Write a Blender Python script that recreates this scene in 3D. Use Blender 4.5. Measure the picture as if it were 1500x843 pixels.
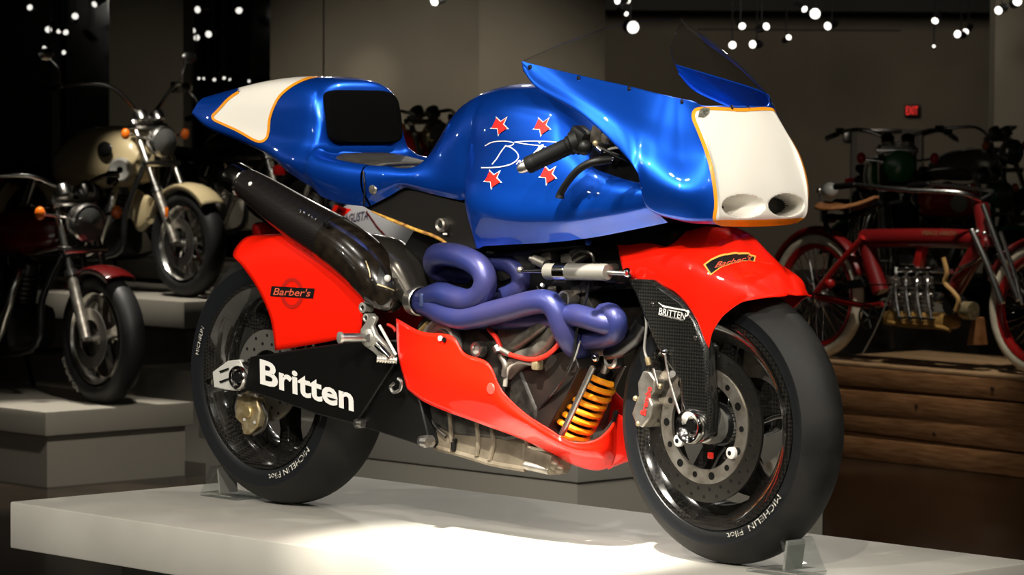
import bpy, bmesh, math, random
from mathutils import Vector, Matrix
from mathutils.bvhtree import BVHTree
from mathutils.geometry import tessellate_polygon
PI=math.pi; sin=math.sin; cos=math.cos
random.seed(7)
scene=bpy.context.scene
COL=scene.collection
for o in list(bpy.data.objects): bpy.data.objects.remove(o)
# ---------------------------------------------------------------- camera
IW,IH=1500.0,843.0
FPX=4932.5
CAM=Vector((6.1896,-5.1754,0.9419))
def _axes(yaw,pitch,roll):
    d=Vector((cos(pitch)*cos(yaw),cos(pitch)*sin(yaw),sin(pitch)))
    r=d.cross(Vector((0,0,1))).normalized(); u=r.cross(d)
    return cos(roll)*r+sin(roll)*u, -sin(roll)*r+cos(roll)*u, d
CR,CU,CD=_axes(2.3788,-.0521,.0061)
cd=bpy.data.cameras.new('camera'); cam=bpy.data.objects.new('camera',cd); COL.objects.link(cam)
m=Matrix.Identity(4)
for i in range(3):
    m[i][0]=CR[i]; m[i][1]=CU[i]; m[i][2]=-CD[i]; m[i][3]=CAM[i]
cam.matrix_world=m
cd.sensor_width=36.0; cd.lens=FPX/IW*36.0; cd.clip_start=.1; cd.clip_end=200
cd.dof.use_dof=True; cd.dof.focus_distance=7.35; cd.dof.aperture_fstop=14.0
scene.camera=cam
def ray(px,py): return CD+CR*((px-IW/2)/FPX)-CU*((py-IH/2)/FPX)
def P(px,py,Y): d=ray(px,py); return CAM+d*((Y-CAM.y)/d.y)         # measured point of the photo on a plane along the bike
def PZ(px,py,Z): d=ray(px,py); return CAM+d*((Z-CAM.z)/d.z)
def PD(px,py,D): return CAM+ray(px,py)*D                              # at a depth
def pix(v): q=v-CAM; w=q.dot(CD); return (IW/2+FPX*q.dot(CR)/w, IH/2-FPX*q.dot(CU)/w)
FLOOR=-.815
# ---------------------------------------------------------------- world, exposure
w=bpy.data.worlds.new('world'); scene.world=w; w.use_nodes=True
w.node_tree.nodes['Background'].inputs[0].default_value=(.50,.42,.32,1)
w.node_tree.nodes['Background'].inputs[1].default_value=.012
vs=scene.view_settings; vs.view_transform='Standard'; vs.look='None'; vs.gamma=1; vs.use_curve_mapping=False; vs.exposure=0.0
# ---------------------------------------------------------------- ceiling spots of the hall
def spot(loc,to,watt,deg,blend=.4,r=.05,col=(1,.94,.83)):
    l=bpy.data.lights.new('spot_light','SPOT'); l.energy=watt; l.spot_size=math.radians(deg); l.spot_blend=blend
    l.shadow_soft_size=r; l.color=col
    o=bpy.data.objects.new('spot_light',l); COL.objects.link(o); o.location=loc
    o.rotation_euler=(Vector(to)-Vector(loc)).to_track_quat('-Z','Y').to_euler(); return o
SPOTS=[]
def lamp(loc,to,watt,deg,blend=.4,r=.05,col=(1,.94,.83)):
    SPOTS.append((Vector(loc),Vector(to))); return spot(loc,to,watt,deg,blend,r,col)
lamp((4.2,-3.6,3.1),(1.1,-.1,.6),640,34,.6,.04)      # front right of the bike
lamp((2.2,-4.4,3.3),(.8,-.1,.6),560,38,.6,.04)
lamp((-.6,-4.0,3.3),(.3,-.1,.6),300,38,.6,.04)       # rear right
lamp((5.0,-.6,3.3),(1.4,0,.7),330,32,.6,.04)         # ahead of the bike
lamp((1.7,-1.9,3.4),(.95,-.20,0),2300,16,.6,.035)     # pool on the plinth
lamp((1.0,1.6,3.4),(.6,.0,.4),150,50,.6,.04)         # behind
for q in((3.3,-2.1,3.3),(3.2,-5.6,3.2),(.9,-5.3,3.3),(6.3,-2.6,3.3),(-2.2,-3.2,3.3),(4.4,2.2,3.3),(-.8,-1.9,3.4)): lamp(q,(.8,0,.5),55,60,.6,.03)  # small lamps added for pinpoint highlights on the bike
# lamps added round the hall, aimed at the bike for glints in the paint
for q in((9.5,-12.5,2.6),(4.5,-13.5,2.9),(-1.5,-12.0,2.5),(-6.5,-8.5,2.8),(12.5,-7.5,2.4),(13.5,-2.5,2.8),(12,3.5,2.6),(7.5,-9.5,3.3),(1.2,-9.0,3.3),(-4.2,-5.2,3.2),(9.8,-5.0,3.3),(8.6,.6,3.3),(6.8,-15.5,2.2),(-9.5,-3.0,3.0)):
    lamp(q,(.7,0,.6),26,70,.3,.05)
for q in((900,-260,14.5),(1110,-380,14),(1320,-240,16),(690,-420,15),(480,-300,16),(1010,-160,18.5)): lamp(PD(*q),(.9,0,.8),26,50,.3,.05)  # added beyond the bike for streaks on the screen and rim glints
# ---------------------------------------------------------------- materials
MATS={}
def mat(name,col=(.8,.8,.8),rough=.5,metal=0,coat=0,spec=.5,trans=0,ior=1.45,emit=None,estr=0,coat_r=.03,alpha=1):
    if name in MATS: return MATS[name]
    m=bpy.data.materials.new(name); m.use_nodes=True; b=m.node_tree.nodes['Principled BSDF']
    b.inputs['Base Color'].default_value=(*col,1); b.inputs['Roughness'].default_value=rough
    b.inputs['Metallic'].default_value=metal; b.inputs['Coat Weight'].default_value=coat
    b.inputs['Coat Roughness'].default_value=coat_r; b.inputs['Specular IOR Level'].default_value=spec
    b.inputs['Transmission Weight'].default_value=trans; b.inputs['IOR'].default_value=ior
    b.inputs['Alpha'].default_value=alpha
    if emit: b.inputs['Emission Color'].default_value=(*emit,1); b.inputs['Emission Strength'].default_value=estr
    MATS[name]=m; return m
def N(m,t,**kw):
    n=m.node_tree.nodes.new(t)
    for k,v in kw.items(): setattr(n,k,v)
    return n
def noise_col(m,c1,c2,scale=8,lo=.35,hi=.65,detail=6,stretch=(1,1,1),bump=0,rough=None):
    nt=m.node_tree; b=nt.nodes['Principled BSDF']
    tc=N(m,'ShaderNodeTexCoord'); mp=N(m,'ShaderNodeMapping'); mp.inputs['Scale'].default_value=stretch
    nz=N(m,'ShaderNodeTexNoise'); nz.inputs['Scale'].default_value=scale; nz.inputs['Detail'].default_value=detail
    cr=N(m,'ShaderNodeValToRGB'); cr.color_ramp.elements[0].position=lo; cr.color_ramp.elements[1].position=hi
    cr.color_ramp.elements[0].color=(*c1,1); cr.color_ramp.elements[1].color=(*c2,1)
    nt.links.new(tc.outputs['Object'],mp.inputs[0]); nt.links.new(mp.outputs[0],nz.inputs['Vector'])
    nt.links.new(nz.outputs['Fac'],cr.inputs[0]); nt.links.new(cr.outputs[0],b.inputs['Base Color'])
    if bump:
        bp=N(m,'ShaderNodeBump'); bp.inputs['Strength'].default_value=bump; bp.inputs['Distance'].default_value=.01
        nt.links.new(nz.outputs['Fac'],bp.inputs['Height']); nt.links.new(bp.outputs[0],b.inputs['Normal'])
    if rough:
        mr=N(m,'ShaderNodeMapRange'); mr.inputs[3].default_value=rough[0]; mr.inputs[4].default_value=rough[1]
        nt.links.new(nz.outputs['Fac'],mr.inputs[0]); nt.links.new(mr.outputs[0],b.inputs['Roughness'])
    return m
def carbon(name,c1,c2,scale=260,rough=.25,coat=.6):
    m=mat(name,c1,rough,0,coat); nt=m.node_tree; b=nt.nodes['Principled BSDF']
    tc=N(m,'ShaderNodeTexCoord'); mp=N(m,'ShaderNodeMapping'); mp.inputs['Rotation'].default_value=(0,.78,0)
    ck=N(m,'ShaderNodeTexChecker'); ck.inputs['Scale'].default_value=scale
    ck.inputs['Color1'].default_value=(*c1,1); ck.inputs['Color2'].default_value=(*c2,1)
    nt.links.new(tc.outputs['Object'],mp.inputs[0]); nt.links.new(mp.outputs[0],ck.inputs['Vector'])
    nt.links.new(ck.outputs['Color'],b.inputs['Base Color']); return m
BLUE=mat('blue_metallic_paint',(.004,.092,.66),.34,.78,1,coat_r=.012); 
WHITE=mat('white_paint',(.84,.80,.72),.4,0,.8,coat_r=.015)
ORANGE=mat('orange_paint',(.90,.33,.01),.35,0,.6)
RED=mat('red_paint',(.98,.012,.002),.4,0,1,spec=.2,coat_r=.012)
BLACK=mat('black_paint',(.008,.008,.008),.3,0,.4)
SATIN=mat('satin_black',(.004,.0038,.0035),.42,spec=.22)
FOAM=mat('black_foam',(.002,.002,.002),.95,spec=.04)
CHROME=mat('chrome',(.75,.73,.70),.12,1)
ALU=noise_col(mat('cast_aluminium',(.42,.39,.34),.42,.9),(.26,.23,.19),(.48,.45,.40),30)
STEEL=mat('brushed_steel',(.50,.48,.45),.35,1)
DSTEEL=mat('dark_steel',(.16,.15,.14),.35,1)
BRASS=noise_col(mat('brass_grey',(.42,.33,.18),.45,.7),(.30,.22,.10),(.50,.42,.26),60)
RUBBER=noise_col(mat('slick_rubber',(.014,.014,.014),.62,spec=.35),(.004,.004,.004),(.013,.012,.0105),14,rough=(.5,.75))
SIDEW=mat('tyre_sidewall',(.008,.009,.0105),.38,spec=.35)
HEADER=noise_col(mat('heat_blued_pipe',(.06,.07,.28),.36,.3),(.022,.032,.145),(.042,.040,.125),9)
CARB=carbon('carbon_weave',(.007,.007,.007),(.022,.021,.018),200)
CARBR=carbon('carbon_rim',(.006,.006,.006),(.020,.018,.015),160,.15,1)
LETTER=mat('white_lettering',(.82,.80,.76),.5)
DECRED=mat('decal_red',(.85,.02,.015),.4,coat=.5)
SPRING=mat('orange_spring',(.85,.30,.01),.35,coat=.5)
REDHOSE=mat('red_hose',(.65,.02,.01),.35)
GREY=mat('grey_anodised',(.36,.35,.32),.4,.6)
BROWNCARB=noise_col(mat('brown_black_carbon',(.02,.016,.012),.2,0,.8),(.008,.006,.0045),(.020,.015,.010),40)
# clear acrylic: thin sheet, mirrors a little and lets light pass
def clear(name,tint=(1,1,1)):
    m=bpy.data.materials.new(name); m.use_nodes=True; nt=m.node_tree; nt.nodes.clear()
    o=nt.nodes.new('ShaderNodeOutputMaterial'); t=nt.nodes.new('ShaderNodeBsdfTransparent'); t.inputs[0].default_value=(*tint,1)
    g=nt.nodes.new('ShaderNodeBsdfGlossy'); g.inputs['Roughness'].default_value=.02; lw=nt.nodes.new('ShaderNodeLayerWeight'); lw.inputs[0].default_value=.5
    pw=nt.nodes.new('ShaderNodeMath'); pw.operation='POWER'; pw.inputs[1].default_value=4.0; nt.links.new(lw.outputs['Facing'],pw.inputs[0])
    f=nt.nodes.new('ShaderNodeMath'); f.operation='MULTIPLY_ADD'; f.inputs[1].default_value=.55; f.inputs[2].default_value=.04; nt.links.new(pw.outputs[0],f.inputs[0])
    x=nt.nodes.new('ShaderNodeMixShader'); nt.links.new(f.outputs[0],x.inputs[0]); nt.links.new(t.outputs[0],x.inputs[1]); nt.links.new(g.outputs[0],x.inputs[2])
    nt.links.new(x.outputs[0],o.inputs[0]); MATS[name]=m; return m
CLEAR=clear('clear_screen',(.96,.97,.97)); ACRYL=clear('clear_acrylic',(.88,.90,.90))
# ---------------------------------------------------------------- object helpers
def tag(o,label,cat,group=None,kind=None):
    o['label']=label; o['category']=cat
    if group: o['group']=group
    if kind: o['kind']=kind
    return o
def empty(name,loc=(0,0,0)):
    o=bpy.data.objects.new(name,None); COL.objects.link(o); o.location=loc; o.empty_display_size=.1; return o
def thing(name,label,cat,loc=(0,0,0),group=None): return tag(empty(name,loc),label,cat,group)
def link(name,me,mats,parent=None,smooth=True,label=None):
    o=bpy.data.objects.new(name,me); COL.objects.link(o)
    for m in (mats if isinstance(mats,(list,tuple)) else [mats]): me.materials.append(m)
    if smooth:
        me.polygons.foreach_set('use_smooth',[True]*len(me.polygons))
        try: me.set_sharp_from_angle(angle=math.radians(38))
        except Exception: pass
    if parent is not None:
        o.parent=parent; bpy.context.view_layer.update() if False else None
        o.matrix_parent_inverse=Matrix.Translation(-parent_loc(parent))
    if label: o['label']=label
    me.update(); return o
def parent_loc(p):
    v=Vector((0,0,0))
    if p.type=='EMPTY' and p.name not in LOCAL: v=Vector(p.location)
    return v
LOCAL=set()                                     # machines built in their own axes and set down afterwards
class MB:
    """collects shapes into one mesh, world coordinates"""
    def __init__(s): s.v=[]; s.f=[]; s.m=[]
    def add(s,V,F,mi=0):
        b=len(s.v); s.v+=[tuple(v) for v in V]; s.f+=[tuple(b+i for i in f) for f in F]; s.m+=[mi]*len(F); return s
    def box(s,c,size,rot=None,mi=0):
        hx,hy,hz=[q/2 for q in size]; V=[Vector((x,y,z)) for x in(-hx,hx) for y in(-hy,hy) for z in(-hz,hz)]
        if rot is not None: V=[rot@v for v in V]
        c=Vector(c); V=[v+c for v in V]
        return s.add(V,[(0,1,3,2),(4,6,7,5),(0,4,5,1),(2,3,7,6),(0,2,6,4),(1,5,7,3)],mi)
    def rbox(s,c,size,r=.01,rot=None,mi=0,seg=2):
        bm=bmesh.new(); bmesh.ops.create_cube(bm,size=1)
        for v in bm.verts: v.co=Vector((v.co.x*size[0],v.co.y*size[1],v.co.z*size[2]))
        bmesh.ops.bevel(bm,geom=bm.edges[:],offset=min(r,min(size)*.49),segments=seg,profile=.5,affect='EDGES')
        c=Vector(c); V=[(rot@v.co if rot is not None else v.co)+c for v in bm.verts]; bm.verts.index_update()
        s.add(V,[[v.index for v in f.verts] for f in bm.faces],mi); bm.free(); return s
    def tube(s,path,r,n=12,caps=True,smooth=6,mi=0,closed=False):
        pts=[Vector(q) for q in path]; rr=r if isinstance(r,(list,tuple)) else [r]*len(pts)
        if smooth>1 and len(pts)>2: pts,rr=crv(pts,smooth,closed,rr)
        L=len(pts); V=[]; F=[]
        t0=(pts[1]-pts[0]).normalized(); up=Vector((0,0,1)) if abs(t0.z)<.9 else Vector((1,0,0))
        nrm=(up-t0*up.dot(t0)).normalized()
        for i in range(L):
            if closed: t=(pts[(i+1)%L]-pts[i-1])
            else: t=(pts[min(i+1,L-1)]-pts[max(i-1,0)])
            if t.length<1e-9: t=t0.copy()
            t.normalize(); nrm=(nrm-t*nrm.dot(t)).normalized(); b=t.cross(nrm)
            for k in range(n):
                a=2*PI*k/n; V.append(pts[i]+(nrm*cos(a)+b*sin(a))*rr[i])
        for i in range(L if closed else L-1):
            for k in range(n):
                j=(i+1)%L; F.append((i*n+k,i*n+(k+1)%n,j*n+(k+1)%n,j*n+k))
        if caps and not closed: F.append(tuple(range(n))[::-1]); F.append(tuple((L-1)*n+k for k in range(n)))
        return s.add(V,F,mi)
    def cyl(s,a,b,r,n=20,r2=None,mi=0): return s.tube([a,b],[r,r if r2 is None else r2],n,True,1,mi)
    def lathe(s,prof,c,axis=(0,1,0),n=48,mi=0,closed=False,a0=0,a1=None,x0=None):
        ax=Vector(axis).normalized(); u=Vector(x0) if x0 else (Vector((1,0,0)) if abs(ax.x)<.8 else Vector((0,0,1)))
        u=(u-ax*u.dot(ax)).normalized(); w=ax.cross(u); c=Vector(c); full=a1 is None
        K=n if full else n+1; V=[];F=[]; L=len(prof)
        for k in range(K):
            a=a0+(2*PI*k/n if full else (a1-a0)*k/n)
            for (r,h) in prof: V.append(c+ax*h+(u*cos(a)+w*sin(a))*r)
        for k in range(n):
            j=(k+1)%K if full else k+1
            for i in range(L if closed else L-1):
                i2=(i+1)%L; F.append((k*L+i,k*L+i2,j*L+i2,j*L+i))
        if isinstance(mi,(list,tuple)):
            M=len(prof) if closed else len(prof)-1
            s.add(V,F,0); s.m[-len(F):]=[mi[q%M] for q in range(len(F))]; return s
        return s.add(V,F,mi)
    def ring(s,c,r0,r1,t,axis=(0,1,0),n=40,mi=0): return s.lathe([(r0,-t/2),(r1,-t/2),(r1,t/2),(r0,t/2)],c,axis,n,mi,True)
    def sphere(s,c,r,n=12,m=8,sc=(1,1,1),mi=0,rot=None):
        V=[];F=[]; c=Vector(c)
        for i in range(m+1):
            t=PI*i/m
            for k in range(n):
                a=2*PI*k/n; v=Vector((r*sc[0]*sin(t)*cos(a),r*sc[1]*sin(t)*sin(a),r*sc[2]*cos(t)))
                if rot is not None: v=rot@v
                V.append(c+v)
        for i in range(m):
            for k in range(n): F.append((i*n+k,(i+1)*n+k,(i+1)*n+(k+1)%n,i*n+(k+1)%n))
        return s.add(V,F,mi)
    def plate(s,pts,y0,y1,mi=0,axis=1):
        """outline given as (x,z) pairs or vectors, extruded between two y values"""
        n=len(pts); q=[(p[0],p[1]) if len(p)==2 else (p[0],p[2]) for p in pts]
        V=[Vector((x,y0,z)) for x,z in q]+[Vector((x,y1,z)) for x,z in q]
        tri=tessellate_polygon([[Vector((x,z,0)) for x,z in q]])
        F=[tuple(t) for t in tri]+[tuple(n+i for i in reversed(t)) for t in tri]
        F+=[(i,(i+1)%n,n+(i+1)%n,n+i) for i in range(n)]
        return s.add(V,F,mi)
    def prism(s,pts,off,mi=0):
        """planar 3-D outline pushed by a vector"""
        pts=[Vector(p) for p in pts]; off=Vector(off); n=len(pts); V=pts+[p+off for p in pts]
        a=(pts[1]-pts[0]).normalized(); nn=Vector((0,0,0))
        for i in range(n): nn+=pts[i].cross(pts[(i+1)%n])
        nn.normalize(); b=nn.cross(a)
        tri=tessellate_polygon([[Vector((p.dot(a),p.dot(b),0)) for p in pts]])
        F=[tuple(t) for t in tri]+[tuple(n+i for i in reversed(t)) for t in tri]+[(i,(i+1)%n,n+(i+1)%n,n+i) for i in range(n)]
        return s.add(V,F,mi)
    def grid(s,G,mi=0,flip=False):
        R=len(G); C=len(G[0]); V=[v for row in G for v in row]
        F=[(i*C+j,i*C+j+1,(i+1)*C+j+1,(i+1)*C+j) for i in range(R-1) for j in range(C-1)]
        if flip: F=[f[::-1] for f in F]
        return s.add(V,F,mi)
    def mesh(s,name,weld=0,recalc=True):
        me=bpy.data.meshes.new(name); me.from_pydata(s.v,[],s.f); me.polygons.foreach_set('material_index',s.m)
        bm=bmesh.new(); bm.from_mesh(me)
        if weld: bmesh.ops.remove_doubles(bm,verts=bm.verts,dist=weld)
        if recalc: bmesh.ops.recalc_face_normals(bm,faces=bm.faces)
        bm.to_mesh(me); bm.free(); return me
    def build(s,name,mats,parent=None,smooth=True,weld=0,label=None,bevel=0,sub=0,solid=0,recalc=True):
        o=link(name,s.mesh(name,weld,recalc),mats,parent,smooth,label)
        if solid: k=o.modifiers.new('s','SOLIDIFY'); k.thickness=solid; k.offset=-1
        if bevel: k=o.modifiers.new('b','BEVEL'); k.width=bevel; k.segments=2; k.limit_method='ANGLE'; k.angle_limit=math.radians(40)
        if sub: k=o.modifiers.new('u','SUBSURF'); k.levels=sub; k.render_levels=sub
        return o
def cr(p0,p1,p2,p3,t):
    return .5*((2*p1)+(p2-p0)*t+(2*p0-5*p1+4*p2-p3)*t*t+(3*p1-p0-3*p2+p3)*t*t*t)
def crv(pts,k,closed=False,rr=None):
    L=len(pts); out=[]; ro=[]
    for i in range(L if closed else L-1):
        if closed: q=[pts[(i+j)%L] for j in(-1,0,1,2)]
        else:
            a=pts[i-1] if i>0 else 2*pts[0]-pts[1]; d=pts[i+2] if i+2<L else 2*pts[-1]-pts[-2]
            q=[a,pts[i],pts[i+1],d]
        for s in range(k):
            t=s/k; out.append(cr(*q,t))
            if rr: ro.append(rr[i]*(1-t)+rr[(i+1)%L]*t)
    if not closed:
        out.append(pts[-1]); 
        if rr: ro.append(rr[-1])
    return (out,ro) if rr else out
def patch(ctrl,ku,kv):
    """bicubic net through rows of control points"""
    rows=[crv([Vector(p) for p in r],kv) for r in ctrl]
    cols=[crv([rows[i][j] for i in range(len(rows))],ku) for j in range(len(rows[0]))]
    return [[cols[j][i] for j in range(len(cols))] for i in range(len(cols[0]))]
def mir(v): return Vector((v.x,-v.y,v.z))
def inpoly(x,y,poly):
    c=False; n=len(poly)
    for i in range(n):
        x1,y1=poly[i]; x2,y2=poly[i-1]
        if (y1>y)!=(y2>y) and x<(x2-x1)*(y-y1)/(y2-y1)+x1: c=not c
    return c
def bvh(objs):
    V=[];F=[]
    for o in objs:
        b=len(V); M=o.matrix_parent_inverse if o.parent else Matrix.Identity(4)
        V+=[v.co.copy() for v in o.data.vertices]; F+=[tuple(b+i for i in p.vertices) for p in o.data.polygons]
    return BVHTree.FromPolygons(V,F)
def drop(T,px,py,off=.0012,fallbackY=-.2):
    d=ray(px,py).normalized(); h,n,i,dist=T.ray_cast(CAM,d)
    if h is None:
        g=P(px,py,-.05); h,n,i,dist=T.find_nearest(g)
        h,n,i,dist=T.find_nearest(h.lerp(CAM+d*(h-CAM).dot(d),.5))
    if n.dot(d)>0: n=-n
    return h+n*off-d*.0004
def ribbon(T,pts,wd,k=8,off=.0012,closed=False):
    """flat painted stripe of a pixel width following a measured line on a surface"""
    q=crv([Vector((x,y,0)) for x,y in pts],k,closed); L=len(q); V=[];F=[]
    for i in range(L):
        t=(q[(i+1)%L]-q[i-1]) if closed else (q[min(i+1,L-1)]-q[max(i-1,0)])
        t.normalize(); n=Vector((-t.y,t.x,0)); ww=wd[i*len(wd)//L] if isinstance(wd,(list,tuple)) else wd
        for s in(-.5,0,.5): V.append(drop(T,q[i].x+n.x*ww*s,q[i].y+n.y*ww*s,off))
    for i in range(L if closed else L-1):
        j=(i+1)%L
        for s in(0,1): F.append((i*3+s,i*3+s+1,j*3+s+1,j*3+s))
    return MB().add(V,F)
def decal_poly(T,poly,off=.0012,cell=5):
    """filled outline laid on a surface, cut into cells so that it follows the curve"""
    bm=bmesh.new(); vs_=[bm.verts.new((x,y,0)) for x,y in poly]; f=bm.faces.new(vs_)
    bmesh.ops.triangulate(bm,faces=bm.faces[:])
    xs=[p[0] for p in poly]; ys=[p[1] for p in poly]
    for a,lo,hi in((0,min(xs),max(xs)),(1,min(ys),max(ys))):
        c=lo+cell
        while c<hi:
            co=(c,0,0) if a==0 else (0,c,0); no=(1,0,0) if a==0 else (0,1,0)
            bmesh.ops.bisect_plane(bm,geom=bm.verts[:]+bm.edges[:]+bm.faces[:],plane_co=co,plane_no=no); c+=cell
    bm.verts.index_update()
    V=[drop(T,v.co.x,v.co.y,off) for v in bm.verts]; F=[[v.index for v in f.verts] for f in bm.faces]; bm.free()
    return MB().add(V,F)
def textmesh(s,shear=0,bold=0,spacing=1.0,size=1.0):
    c=bpy.data.curves.new('t','FONT'); c.body=s; c.shear=shear; c.offset=bold; c.space_character=spacing; c.size=size; c.resolution_u=3
    c.fill_mode='FRONT' if hasattr(c,'fill_mode') else c.fill_mode
    o=bpy.data.objects.new('t',c); COL.objects.link(o); bpy.context.view_layer.update()
    me=bpy.data.meshes.new_from_object(o.evaluated_get(bpy.context.evaluated_depsgraph_get()))
    V=[(v.co.x,v.co.y) for v in me.vertices]; F=[tuple(p.vertices) for p in me.polygons]
    bpy.data.objects.remove(o); bpy.data.meshes.remove(me)
    x0=min(v[0] for v in V); x1=max(v[0] for v in V); y1=max(v[1] for v in V); y0=min(v[1] for v in V)
    return [((x-x0)/(x1-x0),(y-y0)/(y1-y0)) for x,y in V],F
def decal_text(T,s,o,ux,uy,off=.0016,**kw):
    """text box: pixel origin (lower left), pixel vectors along the line and up"""
    V,F=textmesh(s,**kw)
    return MB().add([drop(T,o[0]+ux[0]*a+uy[0]*b,o[1]+ux[1]*a+uy[1]*b,off) for a,b in V],F)
def star(cx,cy,R,r,a0=0,sk=0):
    q=[]
    for k in range(10):
        a=a0+PI*k/5; d=R if k%2==0 else r; x=d*sin(a); y=-d*cos(a); q.append((cx+x*.92-.07*y,cy+y-.1*x))
    return q
# ================================================================ the racing motorcycle on the white plinth
BIKE=thing('racing_motorcycle','blue, white and red racing motorcycle with faired nose on white display plinth','motorcycle',(.72,0,0))
def part(mb,name,mats,parent=None,**kw): return mb.build(name,mats,BIKE if parent is None else parent,**kw)
WBX=1.438; RC=Vector((0,0,.31)); FC=Vector((WBX,0,.295))
def tyre_profile(R,w,sh,bead,by,n=15):
    a=[(bead,-by),(bead+.006,-by-.006),(bead+.02,-w/2+.004),(sh,-w/2)]
    cr_=[]
    for i in range(1,2*n):
        y=-w/2+w*i/(2*n); cr_.append((sh+(R-sh)*(1-abs(2*y/w)**2.3),y))
    return a+cr_+[(r,-y) for r,y in reversed(a)], len(a)
def arc_text(name,s,c,r,h,y,a0,a1,parent,mt=LETTER,worn=True,up=1):
    """lettering bent round a sidewall, between two angles"""
    V,F=textmesh(s,bold=.004)
    Q=[]
    for a,b in V:
        t=a0+(a1-a0)*a; rr=r+h*b*up; Q.append(Vector((c.x+rr*cos(t),y,c.z+rr*sin(t))))
    return MB().add(Q,F).build(name,mt,parent)
WORN=noise_col(mat('worn_lettering',(.5,.48,.42),.6),(.10,.10,.09),(.62,.60,.54),160,.40,.56)
def wheel(name,c,R,w,sh,bead,by,spokes,phase,rimw,lab):
    pr,k=tyre_profile(R,w,sh,bead,by)
    hub=MB(); rw=rimw/2
    out=[(bead+.002,-rw-.004),(bead+.002,-rw+.006),(bead-.018,-rw+.02),(bead-.035,-.03),(bead-.035,.03),(bead-.018,rw-.02),(bead+.002,rw-.006),(bead+.002,rw+.004)]
    inn=[(bead-.008,rw+.004),(bead-.028,rw-.018),(bead-.048,.028),(bead-.048,-.028),(bead-.028,-rw+.018),(bead-.008,-rw-.004)]
    rim=MB().lathe(out+inn,c,n=72,closed=True).build('wheel_rim',CARBR,None); rim.name=name
    rim.parent=BIKE; rim.matrix_parent_inverse=Matrix.Translation(-Vector(BIKE.location)); rim['label']=lab
    ty=MB().lathe(pr,c,n=96,mi=[1]*(k-1)+[0]*(len(pr)-2*k+1)+[1]*(k-1)).build('tyre',[RUBBER,SIDEW],rim)
    for i in range(spokes):
        a=phase+2*PI*i/spokes; sp=MB(); u=Vector((cos(a),0,sin(a))); t=Vector((-sin(a),0,cos(a)))
        rows=[]
        for s,wd,th in((.035,.030,.030),(.07,.022,.026),(.13,.021,.022),(.16,.026,.024),(bead-.044,.052,.027)):
            o=c+u*s; rows.append([o+t*wd*x+Vector((0,th*y,0)) for x,y in((-1,-.4),(-.6,-1),(.6,-1),(1,-.4),(1,.4),(.6,1),(-.6,1),(-1,.4),(-1,-.4))])
        sp.grid(rows).build('spoke',CARBR,rim,weld=.0005)
    MB().lathe([(0,-.05),(.04,-.05),(.045,-.04),(.045,.04),(.04,.05),(0,.05)],c,n=32).build('hub',BLACK,rim)
    return rim
rw_=wheel('rear_wheel',RC,.31,.178,.262,.220,.076,5,1.02,.158,'black five spoke wheel with wide slick tyre')
fw_=wheel('front_wheel',FC,.295,.118,.250,.218,.050,5,.30,.104,'carbon five spoke wheel with slick tyre')
arc_text('tyre_lettering','MICHELIN  Pilot',FC,.2265,.013,-.0605,-.60,-1.36,fw_,WORN,up=1)
arc_text('tyre_lettering','MICHELIN Pilot',RC,.234,.014,-.0895,-.72,-1.42,rw_,WORN)
arc_text('tyre_lettering','MICHELIN',RC,.234,.012,-.0895,2.98,2.68,rw_,WORN)
# ---- discs
def disc(c,y,r0,r1,rc,parent,n_holes,carr,hm=BLACK,dm=DSTEEL):
    d=MB().ring(c+Vector((0,y,0)),r0,r1,.006,n=72)
    s=-1 if y<0 else 1
    for i in range(n_holes):
        a=2*PI*i/n_holes
        for j,rr in enumerate((.32,.72)):
            q=a+j*PI/n_holes; rad=r0+(r1-r0)*rr; p=c+Vector((rad*cos(q),y+s*.003,rad*sin(q)))
            d.cyl(p,p+Vector((0,s*.0006,0)),.0042,10,mi=1)
    o=d.build('brake_disc',[dm,hm],parent)
    if carr:
        k=MB().ring(c+Vector((0,y+s*.002,0)),rc,r0+.002,.008,n=60)
        for i in range(14):
            a=2*PI*i/14; rad=(rc+r0)/2; p=c+Vector((rad*cos(a),y+s*.006,rad*sin(a)))
            k.cyl(p,p+Vector((0,s*.0006,0)),.0085 if i%2 else .0065,14,mi=1)
        k.build('disc_carrier',[ALU,SATIN],o)
    return o
DISCM=mat('disc_metal',(.20,.19,.17),.3,1)
disc(FC,-.076,.120,.160,.092,fw_,26,True,dm=DISCM); disc(FC,.076,.120,.160,.092,fw_,26,True,dm=DISCM)
disc(RC,-.062,.062,.110,.05,rw_,14,False,dm=mat('rear_disc',(.42,.40,.36),.4,.9))
for px,py in((995,646),(1072,664)):
    p=P(px,py,-.086); o=MB().lathe([(0,-.007),(.0075,-.007),(.0125,-.004),(.0125,.004)],p,n=20).build('bobbin',LETTER,fw_)
    MB().cyl(p+Vector((0,-.0072,0)),p+Vector((0,-.0078,0)),.005,12).build('bobbin_bolt',BLACK,fw_)
for px,py in((983,654),(1041,668)): MB().rbox(P(px,py,-.07),(.016,.006,.014),.003).build('red_insert',REDHOSE,fw_)
# ---- front axle
ax=FC+Vector((0,-.118,0))
part(MB().lathe([(.0,.002),(.013,.002),(.017,-.004),(.026,-.012),(.034,-.014),(.037,-.008),(.037,.012),(.034,.02),(.0,.02)],ax,n=40),'front_axle_nut',CHROME)
part(MB().cyl(ax+Vector((0,-.004,0)),ax+Vector((0,.004,0)),.012,24),'axle_hollow',BLACK)
part(MB().lathe([(.0,.03),(.028,.03),(.036,.034),(.040,.05),(.040,.075),(.045,.08),(.045,.14),(0,.14)],ax,n=40),'axle_sleeve',GREY)
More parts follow.
